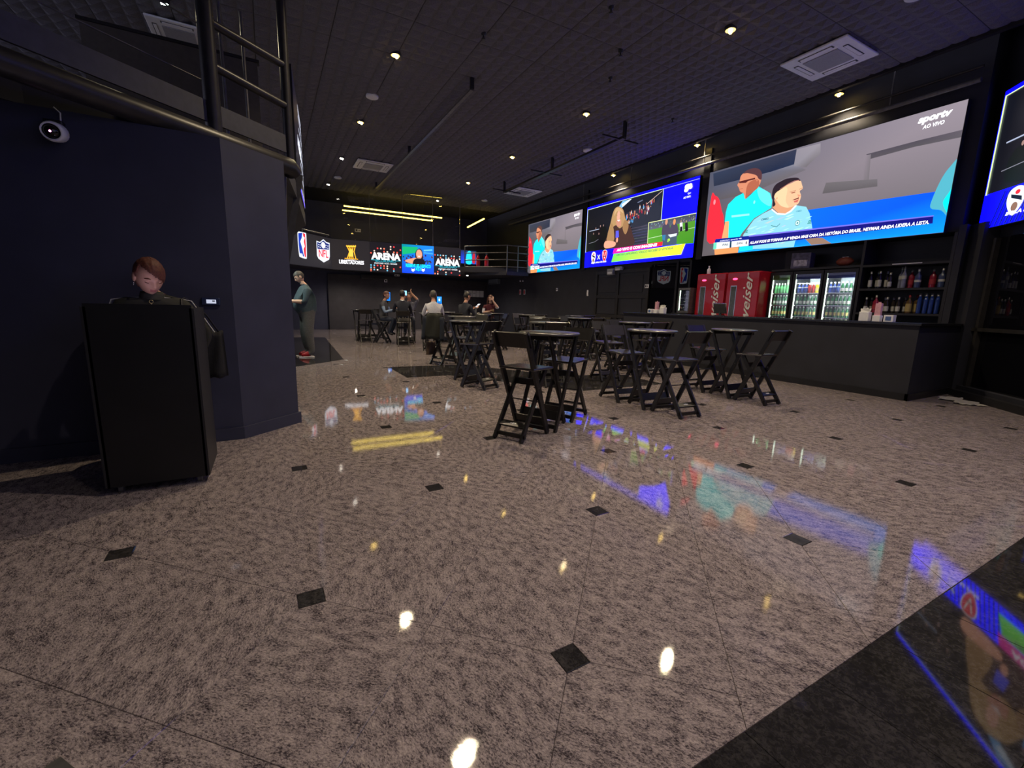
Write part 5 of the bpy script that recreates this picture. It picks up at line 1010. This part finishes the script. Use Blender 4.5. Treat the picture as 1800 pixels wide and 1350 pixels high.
def person(label, loc, az, J, cols, hair_keep, hair_mat, look=(0, 0), rad_over={}, curl=1.0, grow=1.09, closed=False, head_scale=1.0, hand=None, skin=SKIN, group=None):
    """J joints in metres, local: x right, y forward, z up from the floor"""
    t = thing('person', label, 'person', loc, -rad(az), group); J = {k: Vector(v) for k, v in J.items()}; Rr = dict(RAD); Rr.update(rad_over); B = list(BON)
    for S_, sg in (('L', -1), ('R', 1)):
        el, wr = J['el'+S_], J['wr'+S_]; d = (hand or {}).get(S_); d = Vector(d).normalized() if d else (wr-el).normalized()
        sd = d.cross(Vector((0, 0, 1))); sd = sd.normalized() if sd.length > .05 else Vector((1, 0, 0)); pn = sd.cross(d)*-1
        J['pa'+S_] = wr+d*.055; Rr['pa'+S_] = (.030, .018); B.append(('wr'+S_, 'pa'+S_, 'hand'))
        for k in range(4):
            o_ = sd*(k-1.5)*.019; L = (.038, .043, .041, .032)[k]; n1, n2_ = 'f%d%s' % (k, S_), 'g%d%s' % (k, S_)
            J[n1] = wr+d*(.082)+o_; J[n2_] = J[n1]+d*L*.85+pn*-.012*curl; n3 = 'h%d%s' % (k, S_); J[n3] = J[n2_]+d*L*.45+pn*-.026*curl
            for q in (n1, n2_, n3): Rr[q] = .0088
            B += [('pa'+S_, n1, 'hand'), (n1, n2_, 'hand'), (n2_, n3, 'hand')]
        J['t1'+S_] = wr+d*.04-sd*sg*.034; J['t2'+S_] = wr+d*.078-sd*sg*.048+pn*-.01; Rr['t1'+S_] = .010; Rr['t2'+S_] = .0088; B += [('wr'+S_, 't1'+S_, 'hand'), ('t1'+S_, 't2'+S_, 'hand')]
    V, Fq = skin_mesh(J, B, Rr)
    segs = []
    for a, b, tg in B: segs.append((J[a], J[b], max(Rr[a]) if isinstance(Rr[a], tuple) else Rr[a], tg))
    mats = [skin, LIP, EYEW, IRIS, hair_mat, cols['top'], cols.get('sleeve', cols['top']), cols.get('fore', cols['top']), cols['pants'], cols['shoe']]
    ti = dict(skin=0, hand=0, top=5, sleeve=6, fore=7, pants=8, shoe=9); m = MB(); m.v = V
    waist = J['pelvis'].lerp(J['spine'], .15)
    for f in Fq:
        c = sum((V[i] for i in f), Vector())/len(f); best = None
        for a, b, r_, tg in segs:
            ab = b-a; q = max(0, min(1, (c-a).dot(ab)/max(ab.length_squared, 1e-9))); d_ = (c-a-ab*q).length/r_
            if best is None or d_ < best[0]: best = (d_, tg, a)
        tg = best[1]; core = best[2] in (J['pelvis'], J['spine'])
        if core: tg = 'top' if c.z > J['pelvis'].z+.0 else 'pants'
        if tg == 'top' and (c-J['neckb']).to_2d().length < .085 and c.z > J['neckb'].z+.03: tg = 'skin'
        m.f.append(f); m.m.append(ti[tg]); m.smooth.append(True)
    hd = J['head0']; M = Matrix.Translation(hd+Vector((0, .012, .075))*head_scale)@Matrix.Rotation(-rad(look[0]), 4, 'Z')@Matrix.Rotation(-rad(look[1]), 4, 'X')@Matrix.Scale(head_scale, 4)
    h_ = head_mb(M, closed=closed); k = len(m.v); m.v += h_.v; m.f += [[i+k for i in f] for f in h_.f]; m.m += h_.m; m.smooth += h_.smooth
    m.build('body', mats, t); hair_mb(M, hair_keep, grow).build('hair', hair_mat, t)
    return t, J, M
def hk_short(x, y, z): return (z > .42+.1*abs(x) if y > .35 else (z > .02 if y > -.1 else z > -.42))
def hk_back(x, y, z): return (z > .5 if y > .3 else (z > -.05 if y > 0 else z > -.5))
def hk_fringe(x, y, z): return (z > .30-.62*max(-.5, x*-1) if y > .3 else (z > -.02 if y > -.05 else z > -.60))
def seated(zs=.66, lean=0.0, arms='table', fwd=.0):
    """sitting pose on a seat at height zs; pelvis over the origin"""
    J = dict(pelvis=(0, .0, zs+.115), spine=(0, .02+lean*.2, zs+.29), chest=(0, .02+lean*.5, zs+.45), neckb=(0, .02+lean*.7, zs+.585), neck=(0, .03+lean*.8, zs+.64), head0=(0, .04+lean, zs+.69))
    for S_, sg in (('L', -1), ('R', 1)):
        J['sh'+S_] = (sg*.175, .01+lean*.6, zs+.52); J['hip'+S_] = (sg*.09, .05, zs+.08); J['kn'+S_] = (sg*.12, .38, zs+.06); J['an'+S_] = (sg*.12, .24, zs-.33); J['to'+S_] = (sg*.12, .37, zs-.37)
        if arms == 'table': J['el'+S_] = (sg*.25, .14+lean*.3, zs+.28); J['wr'+S_] = (sg*.13, .37, zs+.353)
    return J
G = lambda n, c, r=.85: mat(n, c, r, var=.15, scale=40, bump=.3)
HB = mat('dark_hair', (.014, .011, .010), .5, var=.4, scale=120); HG = mat('grey_brown_hair', (.055, .047, .040), .55, var=.4, scale=120); HR = mat('auburn_hair', (.085, .022, .012), .7, var=.45, scale=120); HR2 = mat('red_brown_hair', (.09, .035, .022), .5, var=.4, scale=120)
# --- woman at the host stand
J = seated(.60, .05); J.update(elL=(-.27, .05, .93), wrL=(-.12, .30, 1.11), elR=(.27, .05, .90), wrR=(.10, .30, 1.11))
J['elL'], J['wrL'] = (-.30, .02, .93), (-.20, .05, .70); J['elR'], J['wrR'] = (.26, .07, .90), (.10, .24, .93); J['neck'] = (0, .07, 1.215); J['head0'] = (0, .09, 1.25)
J.update(knL=(-.12, .28, .64), knR=(.12, .28, .64), anL=(-.12, .10, .27), anR=(.12, .10, .27), toL=(-.12, .23, .23), toR=(.12, .23, .23))
OLIVE = G('olive_jacket', (.022, .022, .017))
w, JW, MW = person('woman in dark zip jacket with auburn hair looking down behind the host stand', (-.72, 4.03, 0), 176, J, dict(top=OLIVE, pants=G('black_trousers', (.012, .012, .014)), shoe=BLK), lambda x, y, z: (z > .34+.55*x if (y > .25 and x > -.75) else (z > -.02 if y > -.02 else z > -.62)), HR, look=(-24, 26), closed=True, grow=1.10, head_scale=1.05, rad_over=dict(chest=(.15, .125), shL=.07, shR=.07), skin=SKIN)
MB().lathe([(.075, 0), (.070, .03), (.062, .055), (.056, .05), (.062, .0)], tuple(JW['neckb']+Vector((0, .005, -.01))), 20).build('collar', OLIVE, w)
zp = JW['neckb']+Vector((0, .078, -.015)); q = MB(); q.tube([zp+Vector((.011*math.cos(a), .004, .011*math.sin(a)-.01)) for a in [2*PI*i/12 for i in range(13)]], .002, 6); q.tube([zp+Vector((0, .004, -.02)), zp+Vector((0, .01, -.05))], .003, 6); q.build('zip_pull', mat('brass', (.6, .45, .2), .3, 1), w)
WS_ = mat('stripe_white', (.35, .35, .36), .8)
for S_, sg in (('L', -1), ('R', 1)):
    a, b, c = JW['neckb'], JW['sh'+S_], JW['el'+S_]
    for k in range(3): MB().tube([a+Vector((sg*.06, .01+.016*(k-1), .005)), b+Vector((-sg*.04, .016*(k-1), .066)), b+Vector((sg*.045, .016*(k-1), .050)), b.lerp(c, .45)+Vector((sg*.056, .016*(k-1), .012)), c+Vector((sg*.043, .016*(k-1), .01))], .0035, 6).build('sleeve_stripe', WS_, w)
q = MB(); q.sphere((0, 0, 0), .005); q.sphere((0, 0, -.012), .004); q.v = [MW@(v+Vector((.080, .004, -.045))) for v in q.v]; q.build('earring', CHROME, w)
st = thing('bar_stool', 'plain black stool hidden behind the host stand under the woman', 'stool', (-.72, 4.06, 0)); MB().lathe([(0, .555), (.15, .555), (.16, .565), (.16, .58), (.15, .59), (0, .59)], seg=24).build('seat', BLK, st)
for a in range(4): MB().tube([(.08*math.cos(a*PI/2+.78), .08*math.sin(a*PI/2+.78), .56), (.17*math.cos(a*PI/2+.78), .17*math.sin(a*PI/2+.78), 0)], .013, 8).build('leg', STEEL, st)
bgp = thing('black_shoulder_bag', 'black soft bag hanging from the shoulder of the woman at the host stand', 'bag', (-.41, 4.155, .58)); lerp_cloth('bag_body', G('black_nylon', (.010, .010, .011)), bgp, (0, 0, .36), (0, 0, 0), .16, .18, .11)
MB().tube([Vector(p)-Vector((-.41, 4.155, .58)) for p in ((-.355, 4.155, .925), (-.42, 4.10, 1.06), (-.49, 4.065, 1.15), (-.54, 4.02, 1.19), (-.552, 3.965, 1.178), (-.548, 3.925, 1.12), (-.53, 3.925, 1.03), (-.512, 3.97, .97), (-.495, 4.06, .94), (-.465, 4.15, .925))], .007, 8).build('strap', BLK, bgp)
# --- standing man at the order counter
J = dict(pelvis=(0, 0, .96), spine=(0, .06, 1.12), chest=(0, .02, 1.34), neckb=(0, .02, 1.49), neck=(0, .06, 1.545), head0=(0, .10, 1.59))
for S_, sg in (('L', -1), ('R', 1)): J.update({'sh'+S_: (sg*.20, .01, 1.43), 'el'+S_: (sg*.26, .08, 1.16), 'wr'+S_: (sg*.16, .34, 1.17), 'hip'+S_: (sg*.10, 0, .92), 'kn'+S_: (sg*.11, .03, .50), 'an'+S_: (sg*.11, -.02, .09), 'to'+S_: (sg*.12, .19, .04)})
TEAL = G('teal_sweater', (.045, .072, .088)); REDS = mat('red_shoe', (.35, .012, .02), .5)
man, JM, MM = person('stout man in teal sweater and grey trousers standing at the order counter', (.70, 10.35, 0), 262, J, dict(top=TEAL, fore=SKIN2, pants=G('grey_trousers', (.10, .10, .10)), shoe=REDS), hk_short, HG, look=(0, 32), rad_over=dict(spine=(.25, .26), pelvis=(.20, .20), chest=(.21, .19), hipL=.14, hipR=.14, knL=.12, knR=.12, anL=.085, anR=.085, shL=.09, shR=.09, elL=.055, elR=.055, toL=.042, toR=.042), skin=SKIN2)
for sg in (-1, 1): MB().box((sg*.115, .085, .012), (.10, .31, .024), None, 0, .008).build('shoe_sole', WHITE, man)
q = hair_mb(MM, lambda x, y, z: y > .2 and z < -.34 and abs(x) < .75 and not (abs(x) < .27 and -.6 < z < -.41), 1.03).build('beard', mat('grey_beard', (.25, .22, .2), .7), man)
# --- seated group
def at_seat(k, dy=.02):
    x, y, a = SEATS[k]; v = Matrix.Rotation(-rad(a), 3, 'Z')@Vector((0, dy, 0)); return (x+v.x, y+v.y, 0), a
NAVYC = G('navy_sweater', (.012, .014, .026)); LBLUE = G('light_blue_shirt', (.20, .27, .40)); GREYT = G('grey_tshirt', (.12, .12, .16)); WHT = G('white_shirt', (.50, .50, .55)); DJ = G('dark_jacket', (.014, .016, .026)); JEANS = G('dark_jeans', (.018, .024, .045)); KHK = G('pale_khaki_trousers', (.22, .21, .18)); MAR = G('maroon_top', (.07, .010, .016))
l, a = at_seat('p2'); J = seated(.66, .08); J['anL'] = (-.10, .16, .30); J['toL'] = (-.10, .29, .25); J['knR'] = (.20, .36, .70); J['anR'] = (.19, .24, .30); J['toR'] = (.19, .37, .26)
p_, j_, m_ = person('man in navy sweater and pale trousers sitting with his back to the entrance', l, a, J, dict(top=NAVYC, pants=KHK, shoe=BLK), hk_back, HB, look=(20, 8)); MB().lathe([(.068, 0), (.062, .03), (.056, .02)], tuple(j_['neckb']), 16).build('shirt_collar', WHT, p_)
for n in ('toL', 'toR'): MB().box(j_[n]+Vector((0, -.05, -.035)), (.09, .24, .02), None, 0, .006).build('shoe_sole', WHITE, p_)
l, a = at_seat('p3'); person('person in light blue sleeves half hidden behind the man in navy sweater', l, a, seated(.63, .10), dict(top=G('grey_vest', (.05, .05, .06)), sleeve=LBLUE, fore=LBLUE, pants=JEANS, shoe=BLK), hk_back, HR2, look=(10, 10))
l, a = at_seat('p4'); J = seated(.63, .06); J.update(elL=(-.27, .16, 1.28), wrL=(-.07, .20, 1.47), elR=(.26, .16, 1.22), wrR=(.10, .24, 1.38))
p_, j_, m_ = person('man in grey shirt raising both arms with a lit phone in one hand', l, a, J, dict(top=GREYT, fore=SKIN, pants=JEANS, shoe=BLK), hk_short, HB, look=(0, -4), hand=dict(L=(.25, .05, 1), R=(-.1, .2, 1)))
c = Vector(l)+Matrix.Rotation(-rad(a), 3, 'Z')@(j_['wrR']+Vector((.0, .036, .10))); ph = thing('mobile_phone', 'lit mobile phone held up by the man with raised arms', 'phone', c, -rad(a)); MB().box((0, 0, 0), (.075, .01, .15), None, 0, .003).build('case', BLK, ph); MB().box((0, .0055, 0), (.066, .001, .135)).build('screen', emitter('phone_blue', (.25, .6, 1), 1.6), ph)
l, a = at_seat('p5'); person('man in white shirt and dark jeans sitting with his back to the entrance', l, a, seated(.63, .05), dict(top=WHT, pants=JEANS, shoe=BLK), hk_back, HG, look=(0, 6), rad_over=dict(chest=(.165, .13), spine=(.145, .125)))
l, a = at_seat('p6'); J = seated(.63, .06); J.update(wrL=(-.08, .34, 1.05), wrR=(.10, .34, 1.09))
p_, j_, m_ = person('dark-haired man in dark jacket sitting sideways and reading his phone', l, a, J, dict(top=DJ, pants=DJ, shoe=BLK), hk_short, HB, look=(6, 20), hand=dict(L=(.2, .8, .4), R=(-.2, .8, .4)))
c = Vector(l)+Matrix.Rotation(-rad(a), 3, 'Z')@(j_['wrR']+Vector((-.05, .125, .085))); ph = thing('mobile_phone', 'pale mobile phone held low by the man in dark jacket', 'phone', c, -rad(a)); MB().box((0, 0, 0), (.075, .15, .01), Matrix.Rotation(rad(35), 3, 'X'), 0, .003).build('case', WHITE, ph); MB().box((0, -.004, .006), (.066, .135, .001), Matrix.Rotation(rad(35), 3, 'X')).build('screen', emitter('phone_white', (.8, .9, 1), .9), ph)
l, a = at_seat('p7'); J = seated(.635, .05); J.update(elL=(-.22, .25, 1.10), wrL=(-.05, .20, 1.33), elR=(.25, .10, .95), wrR=(.12, .35, .99))
p_, j_, m_ = person('woman with long red-brown hair holding a hand to her face', l, a, J, dict(top=MAR, sleeve=WHT, fore=SKIN2, pants=JEANS, shoe=BLK), hk_fringe, HR2, look=(0, 8), hand=dict(L=(.05, 0, 1)), skin=SKIN2)
q = MB()
for k in range(9): an = PI*(.05+.9*k/8); q.tube([m_@Vector((.085*math.cos(an), -.085*math.sin(an)+.02, .02)), m_@Vector((.10*math.cos(an), -.09*math.sin(an), -.12)), m_@Vector((.095*math.cos(an), -.075*math.sin(an), -.26))], [.026, .026, .012], 8)
q.build('long_hair', HR2, p_)
